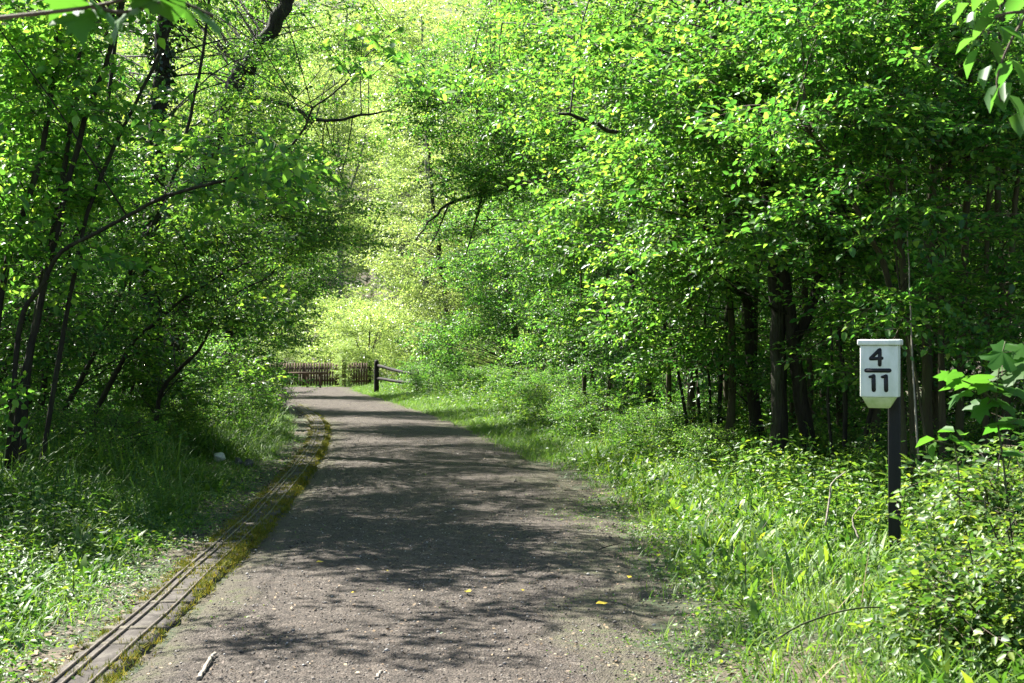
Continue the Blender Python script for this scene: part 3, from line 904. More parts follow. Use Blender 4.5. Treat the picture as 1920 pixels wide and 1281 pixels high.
for i, (x, y, s, lab) in enumerate([
        (-19.5, 69, 1.0, 'tall pale ash at the foot of the hill, left of the path gap'),
        (-9.6, 80, 1.0, 'tall pale ash showing in the gap above the picket fence'),
        (-4.4, 72, 1.0, 'tall pale ash rising above the big rounded bush'),
        (.6, 68, 1.0, 'tall pale ash high above the hawthorn'),
        (-15.5, 88, 1.05, 'pale ash on the hillside, highest on the left of the gap'),
        (-11.5, 96, 1.0, 'pale grey-trunked ash part way up the hill, in the middle of the gap'),
        (-5.5, 88, 1.1, 'pale ash on the hillside, right of the middle of the gap'),
        (1.5, 82, 1.05, 'pale ash on the hillside behind the right-hand boughs'),
        (-8.5, 108, 1.0, 'grey-trunked ash high on the hill at the top of the gap')]):
    place(pale_tree, USED, x, y, i * 2.3, s, lab, 'ash trees beyond the fence and up the hill')

# ---- the far wood on the hill and the backing of the woods on both sides: one mass each
rng = np.random.default_rng(7)


def mass(name, pts, label, leafm, size, per):
    gm = Geo()
    for x, y, z0, r, h, n in pts:
        foliate(gm, None, [], [((x, y, float(ground(x, y)) + z0), (r, r, h), n)], size, SPRAY_FAR, rng, per)
    return tag(gm.build(name, [M[leafm], M['twig']]), label, 'wood', kind='stuff')


pts = []
for k in range(70):
    y = rng.uniform(72, 112)
    x = rng.uniform(-.30, .12) * y
    pts.append((x, y, rng.uniform(.3, 1.2), rng.uniform(1.5, 2.6), rng.uniform(.7, 1.4), 40))
for k in range(105):
    y = rng.uniform(98, 175)
    x = rng.uniform(-.34, .12) * y
    pts.append((x, y, rng.uniform(3, 8), rng.uniform(3, 4.5), rng.uniform(3, 4.5), 90))
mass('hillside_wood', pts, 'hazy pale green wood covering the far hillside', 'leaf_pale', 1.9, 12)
pts = []
for k in range(46):
    y = 8 + k * 1.25
    pts.append((-13.5 - .12 * y - rng.uniform(0, 4), y, rng.uniform(1, 4.5), 2.2, 1.8, 34))
    pts.append((10.5 - .02 * y + rng.uniform(0, 4), y, rng.uniform(1, 9), 2.2, 2.2, 40))
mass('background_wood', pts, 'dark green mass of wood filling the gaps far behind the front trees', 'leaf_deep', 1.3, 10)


# ------------------------------------------------------------------ ground cover
def blade(g, at, yaw, L, w, lean, curl, m=0, seg=3):
    """An upright blade, leaning and curling over along yaw."""
    t = np.linspace(0, 1, seg + 1)
    ang = lean + curl * t
    dx = np.concatenate(([0], np.cumsum(np.sin((ang[1:] + ang[:-1]) / 2)) / seg)) * L
    dz = np.concatenate(([0], np.cumsum(np.cos((ang[1:] + ang[:-1]) / 2)) / seg)) * L
    ww = w / 2 * np.array([.7, 1, .85, .12] if seg == 3 else np.interp(t, (0, .4, 1), (.7, 1, .12)))
    c, s = math.cos(yaw), math.sin(yaw)
    V = []
    for i in range(seg + 1):
        for sg in (-1, 1):
            V.append((at[0] + dx[i] * c - sg * ww[i] * s, at[1] + dx[i] * s + sg * ww[i] * c, at[2] + dz[i]))
    g.add(V, [(2 * i, 2 * i + 1, 2 * i + 3, 2 * i + 2) for i in range(seg)], None, m)


def grass_t(seed, n, L, w, spread, curl):
    r = np.random.default_rng(seed)
    g = Geo()
    for _ in range(n):
        blade(g, (r.normal(0, spread), r.normal(0, spread), -.02), r.uniform(-3.2, 3.2), L * r.uniform(.5, 1.1), w * r.uniform(.7, 1.2), r.uniform(.05, .5), r.uniform(.3, curl))
    return Tmpl(g)


def herb_t(seed, nodes, H, L, W):
    r = np.random.default_rng(seed)
    g = Geo()
    lean = r.uniform(-.2, .2, 2)
    top = np.array((lean[0] * H, lean[1] * H, H))
    g.tube(spline([(0, 0, 0), top * np.array((.3, .3, .55)), top], 4), [.004, .0035, .003, .002], k=3, m=0, cap=False)
    for i in range(nodes):
        t = (i + .6) / nodes
        p = top * np.array((.6 * t + .4 * t * t, .6 * t + .4 * t * t, t))
        a = i * 1.57 + r.uniform(-.4, .4)
        for k in range(2):
            leaf(g, p, a + k * math.pi, r.uniform(-.35, .5), r.normal(0, .4), L * (1.15 - .5 * t) * r.uniform(.7, 1.2), W, True)
    leaf(g, top, r.uniform(0, 6), .6, 0, L * .6, W, True)
    return Tmpl(g)


def low_t(seed, n, spread, L, W, hmax):
    r = np.random.default_rng(seed)
    g = Geo()
    for _ in range(n):
        p = (r.normal(0, spread), r.normal(0, spread), r.uniform(.0, hmax))
        leaf(g, p, r.uniform(-3.2, 3.2), r.normal(.15, .4), r.normal(0, .4), L * r.uniform(.5, 1.2), W, True)
    return Tmpl(g)


GRASS_LONG = [grass_t(s, 13, .62, .012, .06, 2.2) for s in (1, 2, 3, 4)]
GRASS_SHORT = [grass_t(s, 12, .20, .008, .06, 1.4) for s in (5, 6, 7, 8)]
STRAP = [grass_t(s, 7, .30, .030, .03, 1.7) for s in (9, 10, 11, 12)]
DOCK = [grass_t(s, 5, .30, .055, .03, 1.3) for s in (13, 14, 15)]
HERB = [herb_t(s, n, h, l, w) for s, n, h, l, w in ((1, 5, .40, .085, .5), (2, 4, .30, .075, .6), (3, 6, .48, .08, .45), (4, 4, .26, .06, .7))]
LOW = [low_t(s, 18, .12, .05, .65, .10) for s in (1, 2, 3, 4)]
TINY = [low_t(s, 12, .07, .026, .6, .03) for s in (5, 6, 7)]


def sow(g, tmpls, n, y0, y1, xa, xb, smin, smax, keep=None, pw=1.0, tilt=.12):
    """Sets n plants between the lines xa(y) and xb(y), thicker near y0 for pw > 0."""
    u_ = rng.uniform(0, 1, n)
    y = y0 * (y1 / y0) ** u_ if pw >= 1 else y0 + (y1 - y0) * u_
    x = xa(y) + (xb(y) - xa(y)) * rng.uniform(0, 1, n)
    if keep is not None:
        k = keep(x, y) > rng.uniform(0, 1, n)
        x, y = x[k], y[k]
    n = len(x)
    pos = np.stack((x, y, ground(x, y)), -1)
    R = rot_xyz(rng.uniform(-3.2, 3.2, n), rng.normal(0, tilt, n), rng.normal(0, tilt, n))
    d = np.maximum(x - xr(y), xl(y) - .4 - x)
    s = rng.uniform(smin, smax, n) * (.62 + .62 * np.clip(d / 2.2, 0, 1)) * (1 + .25 * wav(x * 1.7, y * 1.3))
    ti = rng.integers(0, len(tmpls), n)
    for t in range(len(tmpls)):
        w = ti == t
        tmpls[t].put(g, R[w], pos[w], s[w])


def patch(a, b, lo=-.2, hi=.5):
    return lambda x, y: sstep(lo, hi, wav(x * a + 3, y * b + 5))


def near_r(d0, d1):          # fades in from the right edge of the path
    return lambda x, y: sstep(d0, d1, x - xr(y))


def near_l(d0, d1):
    return lambda x, y: sstep(d0, d1, xl(y) - x)


def both(f, h):
    return lambda x, y: f(x, y) * h(x, y)


def R_(d):
    return lambda y: xr(y) + d


def L_(d):
    return lambda y: xl(y) - d


def post_clear(x, y):        # the ground in front of the milepost stays low
    return 1 - .95 * ((x / y > .175) & (x / y < .290) & (y < 10.9))


# right verge
g = Geo()
sow(g, LOW, 5200, 6.2, 24, R_(.15), R_(3.4), .6, 1.3, both(near_r(.05, .8), lambda x, y: .12 + .88 * post_clear(x, y)))
sow(g, HERB, 2300, 6.2, 26, R_(.8), R_(3.8), .30, .75, both(near_r(.6, 1.9), post_clear))
sow(g, DOCK, 900, 6.2, 22, R_(.5), R_(3.2), .5, 1.05, both(near_r(.3, .9), post_clear))
sow(g, STRAP, 1500, 6.2, 22, R_(.4), R_(3.4), .6, 1.1, both(near_r(.2, 1.0), post_clear))
sow(g, HERB, 1500, 11.2, 24, R_(1.5), R_(3.2), .7, 1.15, near_r(1.3, 1.9))
sow(g, HERB, 500, 6.0, 8.2, R_(1.6), R_(3.4), .6, .95, both(near_r(1.3, 2.2), post_clear))
sow(g, TINY, 2600, 6.0, 18, R_(-.5), R_(1.0), .7, 1.4, patch(1.3, 1.1))
sow(g, LOW, 3200, 18, 58, R_(.4), R_(4.2), .8, 1.7, near_r(.3, 1.2), pw=0)
sow(g, HERB, 2400, 18, 58, R_(1.2), R_(4.5), .6, 1.2, None, pw=0)
sow(g, TINY, 420, 6.0, 20, L_(-.25), R_(-.3), .5, 1.3)
tag(g.build('verge_plants', [M['herb']]), 'low broad-leaved plants carpeting the right verge', 'ground plants', kind='stuff')
g = Geo()
sow(g, GRASS_SHORT, 2400, 6.2, 24, R_(.0), R_(3.0), .7, 1.5, near_r(-.1, .8))
sow(g, GRASS_SHORT, 9000, 20, 58, R_(-.15), R_(2.2), .7, 1.5, near_r(-.2, .3), pw=0)
sow(g, GRASS_SHORT, 6500, 20, 57, L_(.55), L_(2.4), .7, 1.5, near_l(.5, .8), pw=0)
sow(g, GRASS_SHORT, 3000, 57.6, 70, lambda y: -14 + 0 * y, lambda y: -1 + 0 * y, 1, 1.8, None, pw=0)
sow(g, GRASS_SHORT, 1500, 6.0, 22, L_(.45), L_(1.6), .6, 1.2, near_l(.4, .9))
tag(g.build('grass', [M['grass']]), 'short fresh grass along both edges of the path', 'grass', kind='stuff')
# left verge
g = Geo()
def stones_clear(x, y):      # the stones by the rails are not overgrown
    return 1 - ((x > -4.45) & (x < -2.9) & (y > 16.4) & (y < 19.9))


sow(g, GRASS_LONG, 2600, 12.5, 29, L_(.85), L_(3.4), .8, 1.3, both(near_l(.7, 1.4), stones_clear), pw=0)
sow(g, GRASS_LONG, 160, 8, 13, L_(1.0), L_(2.6), .5, .8, near_l(.8, 1.6))
tag(g.build('long_grass', [M['grass']]), 'long arching sedge in the shade left of the rails', 'grass', kind='stuff')
g = Geo()
sow(g, HERB, 2200, 6.2, 15, L_(.75), L_(3.2), .5, .95, near_l(.6, 1.3))
sow(g, LOW, 2600, 6.2, 17, L_(.5), L_(3.2), .7, 1.4, near_l(.4, 1.1))
sow(g, DOCK, 220, 6.2, 15, L_(.8), L_(3.0), .5, .9, near_l(.6, 1.2))
sow(g, HERB, 1500, 8.5, 20, L_(.9), L_(3.0), .6, 1.05, both(near_l(.8, 1.6), stones_clear))
sow(g, DOCK, 260, 7, 20, L_(.7), L_(2.6), .7, 1.2, both(near_l(.6, 1.2), stones_clear))
sow(g, LOW, 1800, 14, 50, L_(1.0), L_(4.5), .8, 1.6, both(near_l(.9, 2), stones_clear), pw=0)
sow(g, HERB, 2200, 14, 50, L_(1.6), L_(5), .7, 1.3, both(near_l(1.4, 2.4), stones_clear), pw=0)
sow(g, TINY, 1500, 6, 26, L_(.22), L_(1.1), .8, 1.7, patch(1.9, 1.2, -.5, .3))
sow(g, LOW, 900, 6, 26, L_(.32), L_(1.2), .5, .9, patch(1.5, 1.4, -.4, .4))
tag(g.build('woodland_plants', [M['herb']]), 'low leafy plants covering the left verge', 'ground plants', kind='stuff')
# undergrowth under the trees, both sides
g = Geo()
n = 2600
for side in (0, 1):
    y = rng.uniform(11, 56, n)
    d = rng.uniform(2.6 if side else 2.9, 8, n)
    x = np.where(side, xr(y) + d, xl(y) - d)
    pos = np.stack((x, y, ground(x, y) + rng.uniform(.1, .7, n) * np.clip((d - 2) / 2, .2, 1)), -1)
    R = rot_xyz(rng.uniform(-3.2, 3.2, n), rng.normal(.2, .4, n), rng.normal(0, .4, n))
    ti = rng.integers(0, len(SPRAY), n)
    for t in range(len(SPRAY)):
        w = ti == t
        SPRAY[t].put(g, R[w], pos[w], rng.uniform(.4, .75, w.sum()))
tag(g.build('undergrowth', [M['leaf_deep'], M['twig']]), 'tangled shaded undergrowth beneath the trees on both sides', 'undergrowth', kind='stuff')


# ------------------------------------------------------------------ gravel and litter lying on the path
def stone_mat(name, stops):
    m, nt, out = new_mat(name)
    ge = node(nt, "ShaderNodeNewGeometry")
    pr = node(nt, "ShaderNodeBsdfPrincipled", Roughness=.75)
    nt.links.new(ramp(nt, ge.outputs["Random Per Island"], stops), pr.inputs["Base Color"])
    nt.links.new(pr.outputs[0], out.inputs["Surface"])
    return m


M['pebble'] = stone_mat('pebbles', [(0, (.03, .025, .02)), (.5, (.09, .076, .064)), (.88, (.19, .168, .146)), (1, (.50, .48, .44))])
M['litter'] = stone_mat('dry_leaves', [(0, (.022, .014, .009)), (.5, (.075, .046, .026)), (.9, (.22, .15, .08)), (1, (.34, .27, .15))])


def pebble_t(seed):
    r = np.random.default_rng(seed)
    g = Geo()
    V = np.array([(1, 0, 0), (-1, 0, 0), (0, 1, 0), (0, -1, 0), (0, 0, .6), (0, 0, -.6), (.6, .6, .25), (-.6, .6, .2), (-.6, -.6, .25), (.6, -.6, .2)], float)
    V = V * r.uniform(.7, 1.2, V.shape)
    T = [(0, 6, 4), (6, 2, 4), (2, 7, 4), (7, 1, 4), (1, 8, 4), (8, 3, 4), (3, 9, 4), (9, 0, 4)]
    T += [(b, a, 5) for a, b, _ in T]
    g.add(V, None, T)
    return Tmpl(g)


PEB = [pebble_t(s) for s in range(5)]
g = Geo()
n = 15000
y = 5.5 * (26 / 5.5) ** rng.uniform(0, 1, n)
x = xl(y) + .15 + (xr(y) + .4 - xl(y) - .15) * rng.uniform(0, 1, n)
pz = .018 + .014 * wav(x * 2.2, y * 1.6)
R = rot_xyz(rng.uniform(-3, 3, n), rng.normal(0, .2, n), rng.normal(0, .2, n))
s = np.exp(rng.normal(math.log(.0046), .42, n))
ti = rng.integers(0, 5, n)
for t in range(5):
    w = ti == t
    PEB[t].put(g, R[w], np.stack((x, y, pz), -1)[w], s[w])
tag(g.build('gravel', M['pebble']), 'small loose stones scattered over the path', 'gravel', kind='stuff')
one = Geo()
leaf(one, (0, 0, 0), 0, 0, 0, 1, .6, True, 0, -.15, .16)
LT = Tmpl(one)
g = Geo()
n = 9000
y = 5.5 * (40 / 5.5) ** rng.uniform(0, 1, n)
side = rng.uniform(0, 1, n)
x = np.where(side < .40, xl(y) - .30 - rng.uniform(0, 1, n) ** 1.3 * 1.3, np.where(side < .55, xr(y) + rng.normal(.1, .3, n), xl(y) + .2 + (xr(y) - xl(y)) * rng.uniform(0, 1, n)))
inpath = (x > xl(y)) & (x < xr(y) + .3)
pz = np.where(inpath, .022 + .014 * wav(x * 2.2, y * 1.6), ground(x, y) + .008)
R = rot_xyz(rng.uniform(-3, 3, n), rng.normal(0, .25, n), rng.normal(0, .3, n))
LT.put(g, R, np.stack((x, y, pz), -1), np.where(inpath, rng.uniform(.010, .030, n), rng.uniform(.02, .06, n)))
tag(g.build('leaf_litter', M['litter']), 'dry brown leaf litter beside the rails and on the path', 'leaf litter', kind='stuff')


# ------------------------------------------------------------------ the miniature railway
M['rail'] = noisy_mat('rusty_rail', [(.3, (.045, .032, .024)), (.7, (.14, .115, .095))], scale=20, rough=.5, bump=.1)
M['bed'] = noisy_mat('track_bed', [(.25, (0.0225, 0.0187, 0.0145)), (.5, (0.0562, 0.0475, 0.0396)), (.62, (0.0900, 0.0792, 0.0660)), (.72, (0.0450, 0.0504, 0.0132))], scale=9, bump=.7, rough=.9)
M['sleeper'] = noisy_mat('pale_sleeper', [(.3, (0.0375, 0.0310, 0.0218)), (.7, (0.1125, 0.0972, 0.0660))], scale=16, bump=.4)
ys = np.concatenate((np.linspace(4.5, 30, 260), np.linspace(30.2, 52, 120)))
cl = np.stack((xl(ys), ys), -1)
tg = np.gradient(cl, axis=0)
tg /= np.linalg.norm(tg, axis=1, keepdims=True)
nr = np.stack((tg[:, 1], -tg[:, 0]), -1)                 # to the right of the track


def bed_h(y):
    return .022 + .018 * sstep(7.5, 12, y) * (1 - sstep(24, 34, y)) * (1 + .12 * np.sin(y * 1.3)) + .004 * np.sin(y * 2.7)


def sweep(sec, mat_, name, parent, rough=0.0):
    """Sweeps a section (offset to the right, height above the bed top) along the track."""
    k = len(sec)
    H = bed_h(ys)
    V = np.empty((len(ys), k, 3))
    for i, (o, z, follow) in enumerate(sec):
        oo = o + rough * RNG.normal(0, 1, len(ys)) * (.012 if abs(o) > .2 or o > .05 else .0)
        V[:, i, 0] = cl[:, 0] + nr[:, 0] * oo
        V[:, i, 1] = cl[:, 1] + nr[:, 1] * oo
        V[:, i, 2] = H * follow + z
    g = Geo()
    i, j = np.meshgrid(np.arange(len(ys) - 1), np.arange(k), indexing='ij')
    j2 = (j + 1) % k
    g.add(V.reshape(-1, 3), np.stack((i * k + j, i * k + j2, (i + 1) * k + j2, (i + 1) * k + j), -1).reshape(-1, 4))
    return g.build(name, mat_, parent, tuple(rail.location))


rail = empty('miniature_railway', (float(xl(7.0)), 7.0, 0), 'narrow miniature railway track with three rusty rails and mossy edges beside the path', 'railway track')
sweep([(-.27, -.06, 0), (-.245, -.012, .8), (-.215, 0, 1), (.03, 0, 1), (.06, -.012, 1), (.10, -.10, 1)], M['bed'], 'track_bed', rail, 1.0)
for o in (0.0, -.127, -.184):
    sweep([(o - .005, -.01, 1), (o - .005, .014, 1), (o + .005, .014, 1), (o + .005, -.01, 1)], M['rail'], 'rail', rail)
s_at = np.concatenate(([0], np.cumsum(np.linalg.norm(np.diff(cl, axis=0), axis=1))))
first = None
for k in range(60):
    d = 3.1 + k * .42
    x, y = np.interp(d, s_at, cl[:, 0]), np.interp(d, s_at, cl[:, 1])
    a, b = np.interp(d, s_at, nr[:, 0]), np.interp(d, s_at, nr[:, 1])
    yaw = math.atan2(b, a)
    if first is None:
        g = Geo()
        g.box((-.10, 0, 0), (.33, .065, .03))
        first = o = g.build('sleeper', M['sleeper'], rail)
    else:
        o = first.copy()
        COL.objects.link(o)
        o.parent = rail
    o.location = (x - rail.location.x, y - rail.location.y, float(bed_h(y)) - .0135 + .006 * math.sin(k * 2.3))
    o.rotation_euler = (.03 * math.sin(k * 1.7), 0, yaw + .02 * math.sin(k * 3.1))

mt = []
for sd in range(4):
    r = np.random.default_rng(sd)
    gg = Geo()
    for _ in range(16):
        blade(gg, (r.normal(0, .018), r.normal(0, .018), -.004), r.uniform(-3, 3), r.uniform(.012, .034), .007, r.uniform(.1, .7), r.uniform(.2, 1.0), 0, 1)
    mt.append(Tmpl(gg))
g = Geo()
n = 4800
y = 5.5 * (40 / 5.5) ** rng.uniform(0, 1, n)
wh = rng.uniform(0, 1, n)
off = np.where(wh < .50, rng.normal(.065, .032, n), np.where(wh < .70, rng.normal(-.235, .03, n), rng.uniform(-.22, .06, n)))
kp = rng.uniform(0, 1, n) < (.25 + .75 * sstep(8, 11.5, y) * (1 - sstep(26, 36, y))) * (.4 + .6 * sstep(-.3, .3, wav(x=y * 2.1, y=off * 9)))
y, off = y[kp], off[kp]
ax = np.interp(y, ys, cl[:, 0]) + np.interp(y, ys, nr[:, 0]) * off
ay = y + np.interp(y, ys, nr[:, 1]) * off
az = np.where(off > .055, np.maximum(bed_h(y) - (off - .055) * 1.7, .012), np.where(off < -.23, bed_h(y) * .7, bed_h(y)))
pos = np.stack((ax, ay, az), -1)
n = len(y)
R = rot_xyz(rng.uniform(-3, 3, n), rng.normal(0, .2, n), rng.normal(0, .2, n))
ti = rng.integers(0, 4, n)
for t in range(4):
    w = ti == t
    mt[t].put(g, R[w], pos[w], rng.uniform(.7, 1.6, w.sum()))
mo = g.build('moss', M['moss'], rail, tuple(rail.location))
mo['kind'] = 'stuff'

# ------------------------------------------------------------------ the milepost
M['white'] = noisy_mat('weathered_white_paint', [(.22, (.30, .34, .22)), (.36, (.60, .64, .55)), (.55, (.76, .78, .72)), (.75, (.82, .83, .79))], scale=7, stretch=(1, 1, .45), rough=.5, bump=.15, spec=.4)
M['bounce_tint'] = noisy_mat('bounce_tinted_paint', [(.3, (.42, .50, .20)), (.7, (.66, .68, .42))], scale=9, rough=.55, bump=.1)  # yellow-green light bounced off the grass, put into the paint colour
M['black'] = noisy_mat('black_paint', [(.3, (.006, .006, .007)), (.7, (.018, .018, .020))], scale=12, rough=.4, bump=.2)
M['tar'] = noisy_mat('tarred_timber', [(.3, (.005, .005, .004)), (.7, (.018, .017, .015))], scale=8, rough=.6, bump=.5, stretch=(1, 1, .2))
Yp = 10.6
u_ = Yp / F
pc = P(1680, 1055, Yp + .06)
zg = float(ground(pc[0], pc[1]))
yaw = math.atan2(2.74, Yp) * -1 - math.radians(7)
mp_ = empty('milepost', (pc[0], pc[1], zg), 'black post carrying a white box marked 4 over 11 at the right verge', 'milepost')
cy_, sy_ = math.cos(yaw), math.sin(yaw)
RZ = np.array(((cy_, -sy_, 0), (sy_, cy_, 0), (0, 0, 1)))
bc = P(1648, 653, Yp - .09)                                  # the middle of the box front


def mpart(name, g, mat_):
    V = [v @ RZ.T + bc for v in g.v]
    g.v = V
    return g.build(name, mat_, mp_, tuple(mp_.location))


def zz(py):
    return (HY - py) * u_


def xx(px):
    return (px - 1650) * u_


def bevel(o, w=.006, seg=2):
    b = o.modifiers.new('bevel', 'BEVEL')
    b.width, b.segments, b.limit_method = w, seg, 'ANGLE'
    return o


HW, D = .138, .15
g = Geo(); g.box((0, D / 2, (zz(648) + zz(744)) / 2), (2 * HW, D, zz(648) - zz(744)))
bevel(mpart('box', g, M['white']), .008, 3)
g = Geo(); g.box((0, D / 2, (zz(637) + zz(648)) / 2 + .001), (2 * HW + .036, D + .036, zz(637) - zz(648)))
bevel(mpart('lid', g, M['white']), .010, 3)
g = Geo()
zt, zb = zz(744) - .001, zz(765)
V = [(-HW + .012, .004, zt), (HW - .02, .004, zt), (HW - .02, D - .004, zt), (-HW + .012, D - .004, zt),
     (-HW + .055, .045, zb), (HW - .07, .045, zb), (HW - .07, D - .04, zb), (-HW + .055, D - .04, zb)]
g.add(V, [(0, 1, 2, 3), (7, 6, 5, 4), (0, 4, 5, 1), (1, 5, 6, 2), (2, 6, 7, 3), (3, 7, 4, 0)])
bevel(mpart('lower_bracket', g, M['bounce_tint']), .004)


def stroke(g, a, b, w, dep):
    """A painted raised stroke between two points of the box front, ends rounded."""
    (x0, z0), (x1, z1) = a, b
    an = math.atan2(z1 - z0, x1 - x0)
    poly = []
    for c, a0 in (((x1, z1), an - math.pi / 2), ((x0, z0), an + math.pi / 2)):
        for i in range(5):
            t = a0 + math.pi * i / 4
            poly.append((c[0] + math.cos(t) * w / 2, c[1] + math.sin(t) * w / 2))
    g.prism(poly, -dep * .55, .002)


def px2(x, y):
    return (xx(x), zz(y))


g = Geo()
stroke(g, px2(1651, 656), px2(1635, 672), .026, .0050)
stroke(g, px2(1635, 673), px2(1655.5, 671.5), .024, .0056)
stroke(g, px2(1651.5, 656), px2(1651.5, 684), .027, .0062)
mpart('numeral', g, M['black'])
g = Geo(); stroke(g, px2(1627, 694.5), px2(1669, 694.5), .031, .005); mpart('fraction_bar', g, M['black'])
for x in (1640, 1662.5):
    g = Geo()
    stroke(g, px2(x, 705), px2(x + .6, 731), .031, .005)
    stroke(g, px2(x - 6.5, 706.5), px2(x - 1, 705), .021, .0056)
    mpart('numeral', g, M['black'])
g = Geo()
ztop = bc[2] + zz(660) - zg
g.box((0, 0, ztop / 2 - .15), (.088, .080, ztop + .3), RZ)
g.v = [v + np.array((pc[0], pc[1], zg)) for v in g.v]
# the post stands behind the right half of the box
sh = np.array((P(1677, 653, Yp + .125)[0] - pc[0], Yp + .125 - pc[1], 0))
g.v = [v + np.array((sh[0], sh[1], 0)) for v in g.v]
bevel(g.build('post', M['tar'], mp_, tuple(mp_.location)), .008)

# ------------------------------------------------------------------ fences at the far end
M['fence'] = noisy_mat('brown_fence_wood', [(.3, (.060, .036, .022)), (.6, (.140, .092, .056)), (.8, (.23, .165, .11))], scale=7, bump=.4, stretch=(1, 1, .2))
M['old'] = noisy_mat('old_dark_timber', [(.3, (.007, .006, .005)), (.7, (.024, .020, .016))], scale=7, bump=.6)


def pickets(name, label, x0, x1, Y, top, posts, n, cat='fence', rails=(.28, .78)):
    r = empty(name, ((x0 + x1) / 2, Y, float(ground((x0 + x1) / 2, Y))), label, cat)
    zg = r.location.z
    g = Geo()
    for i in range(n):
        x = x0 + (x1 - x0) * (i + .5) / n
        h = top + .012 * math.sin(i * 2.7)
        w = (x1 - x0) / n * .41
        g.prism([(x - w, zg + .05), (x + w, zg + .05), (x + w, zg + h - .06), (x, zg + h), (x - w, zg + h - .06)], Y - .055, Y - .033)
    g.build('picket_panel', M['fence'], r, tuple(r.location))
    for z in rails:
        g = Geo(); g.box(((x0 + x1) / 2, Y, zg + z), (x1 - x0 + .04, .05, .085)); g.build('rail', M['fence'], r, tuple(r.location))
    for x in posts:
        g = Geo(); g.box((x, Y + .08, zg + top / 2 - .1), (.10, .10, top + .15)); g.build('post', M['fence'], r, tuple(r.location))
    return r


xa, xb = P(500, 0, 59)[0], P(637, 0, 59)[0]
pickets('picket_fence', 'long brown picket fence closing off the end of the path', xa, xb, 59, 1.03, (xa + .2, (xa + xb) / 2, xb - .08), 27)
xa, xb = P(652, 0, 59.3)[0], P(690, 0, 59.3)[0]
pickets('picket_gate', 'short brown picket gate between a leafy gatepost and a dark bush', xa, xb, 59.3, 1.04, (xa + .08,), 8, 'gate', (.24, .82))
r = empty('low_rail', tuple(P(566, 724, 57)), 'low brown rail on thin posts in front of the picket fence', 'fence')
zg = float(ground(r.location.x, 57))
r.location.z = zg
xs = [P(a, 0, 57)[0] for a in (530, 576, 600, 614)]
g = Geo(); g.box(((xs[0] + xs[3]) / 2, 57, zg + .62), (xs[3] - xs[0], .06, .09)); g.build('rail', M['fence'], r, tuple(r.location))
for x in xs[:3]:
    g = Geo(); g.box((x, 57.07, zg + .28), (.07, .07, .62)); g.build('post', M['fence'], r, tuple(r.location))

# the leafy gatepost
q = P(645, 724, 58.6)
q[2] = float(ground(q[0], q[1]))
gp = empty('leafy_gatepost', tuple(q), 'gatepost overgrown with bright pale leaves in the gap of the picket fence', 'gatepost')
g = Geo(); g.box(q + np.array((0, 0, .55)), (.16, .16, 1.2)); g.build('post', M['fence'], gp, tuple(q))
g = Geo()
foliate(g, None, [], [(q + np.array((0, -.08, z)), (.15, .16, .2), 44) for z in (.15, .45, .75, 1.05, 1.3, 1.55, 1.8)], .3, SPRAY_FAR, rng, 8)
g.build('creeper', [M['leaf_pale'], M['twig']], gp, tuple(q))

# post with two sagging rails
q = P(706, 740, 50)
q[2] = float(ground(q[0], q[1]))
pr_ = empty('broken_rail_fence', tuple(q), 'dark round-topped post with two sagging rails at the bend of the path', 'fence')
g = Geo()
g.tube([q + np.array((0, 0, z)) for z in (-.2, .2, .7, 1.08, 1.16, 1.2)], [.095, .092, .09, .09, .075, .03], k=10, rough=.05)
g.build('post', M['old'], pr_, tuple(q), smooth=True)
e1, e2 = P(782, 703, 47.5), P(786, 719, 47.3)
for a, b in (((.05, -.05, 1.0), e1), ((.05, -.05, .55), e2)):
    g = Geo()
    a = q + np.array(a)
    g.tube(spline([a, (a + b) / 2 + np.array((0, 0, -.03)), b], 8), np.linspace(.06, .05, 8), k=7, rough=.12)
    g.build('rail', M['old'], pr_, tuple(q), smooth=True)
g = Geo()
q2 = np.array((e1[0], e1[1] + .1, float(ground(e1[0], e1[1]))))
g.tube([q2 + np.array((0, 0, z)) for z in (-.2, .3, .8, .9)], [.07, .068, .06, .03], k=8, rough=.08)
g.build('post', M['old'], pr_, tuple(q), smooth=True)

# ------------------------------------------------------------------ stones and sticks
M['rock'] = noisy_mat('pale_stone', [(.3, (.34, .33, .29)), (.6, (.62, .60, .55)), (.8, (.74, .73, .68))], scale=9, bump=.6, rough=.9)
M['rock_dark'] = noisy_mat('dark_stone', [(.3, (.035, .033, .03)), (.6, (.10, .095, .09)), (.72, (.50, .49, .47))], scale=7, bump=.7, rough=.9)


def rock(name, px, py, Y, s, label, mat_, seed):
    c = P(px, py, Y)
    r = np.random.default_rng(seed)
    bm = bmesh.new()
    bmesh.ops.create_icosphere(bm, subdivisions=3, radius=1)
    ph = r.uniform(0, 6, 6)
    for v in bm.verts:
        p = v.co
        k = 1 + .16 * math.sin(2.3 * p.x + ph[0]) * math.sin(2.9 * p.y + ph[1]) + .10 * math.sin(5 * p.z + ph[2] + 3 * p.x) + .05 * math.sin(9 * p.y + ph[3])
        v.co = Vector((p.x * s[0] * k, p.y * s[1] * k, p.z * s[2] * k))
    me = bpy.data.meshes.new(name)
    bm.to_mesh(me)
    bm.free()
    for f in me.polygons:
        f.use_smooth = True
    me.materials.append(M[mat_])
    o = bpy.data.objects.new(name, me)
    COL.objects.link(o)
    o.location = (c[0], c[1], max(c[2], float(ground(c[0], c[1])) + s[2] * .3))
    tag(o, label, 'stone')


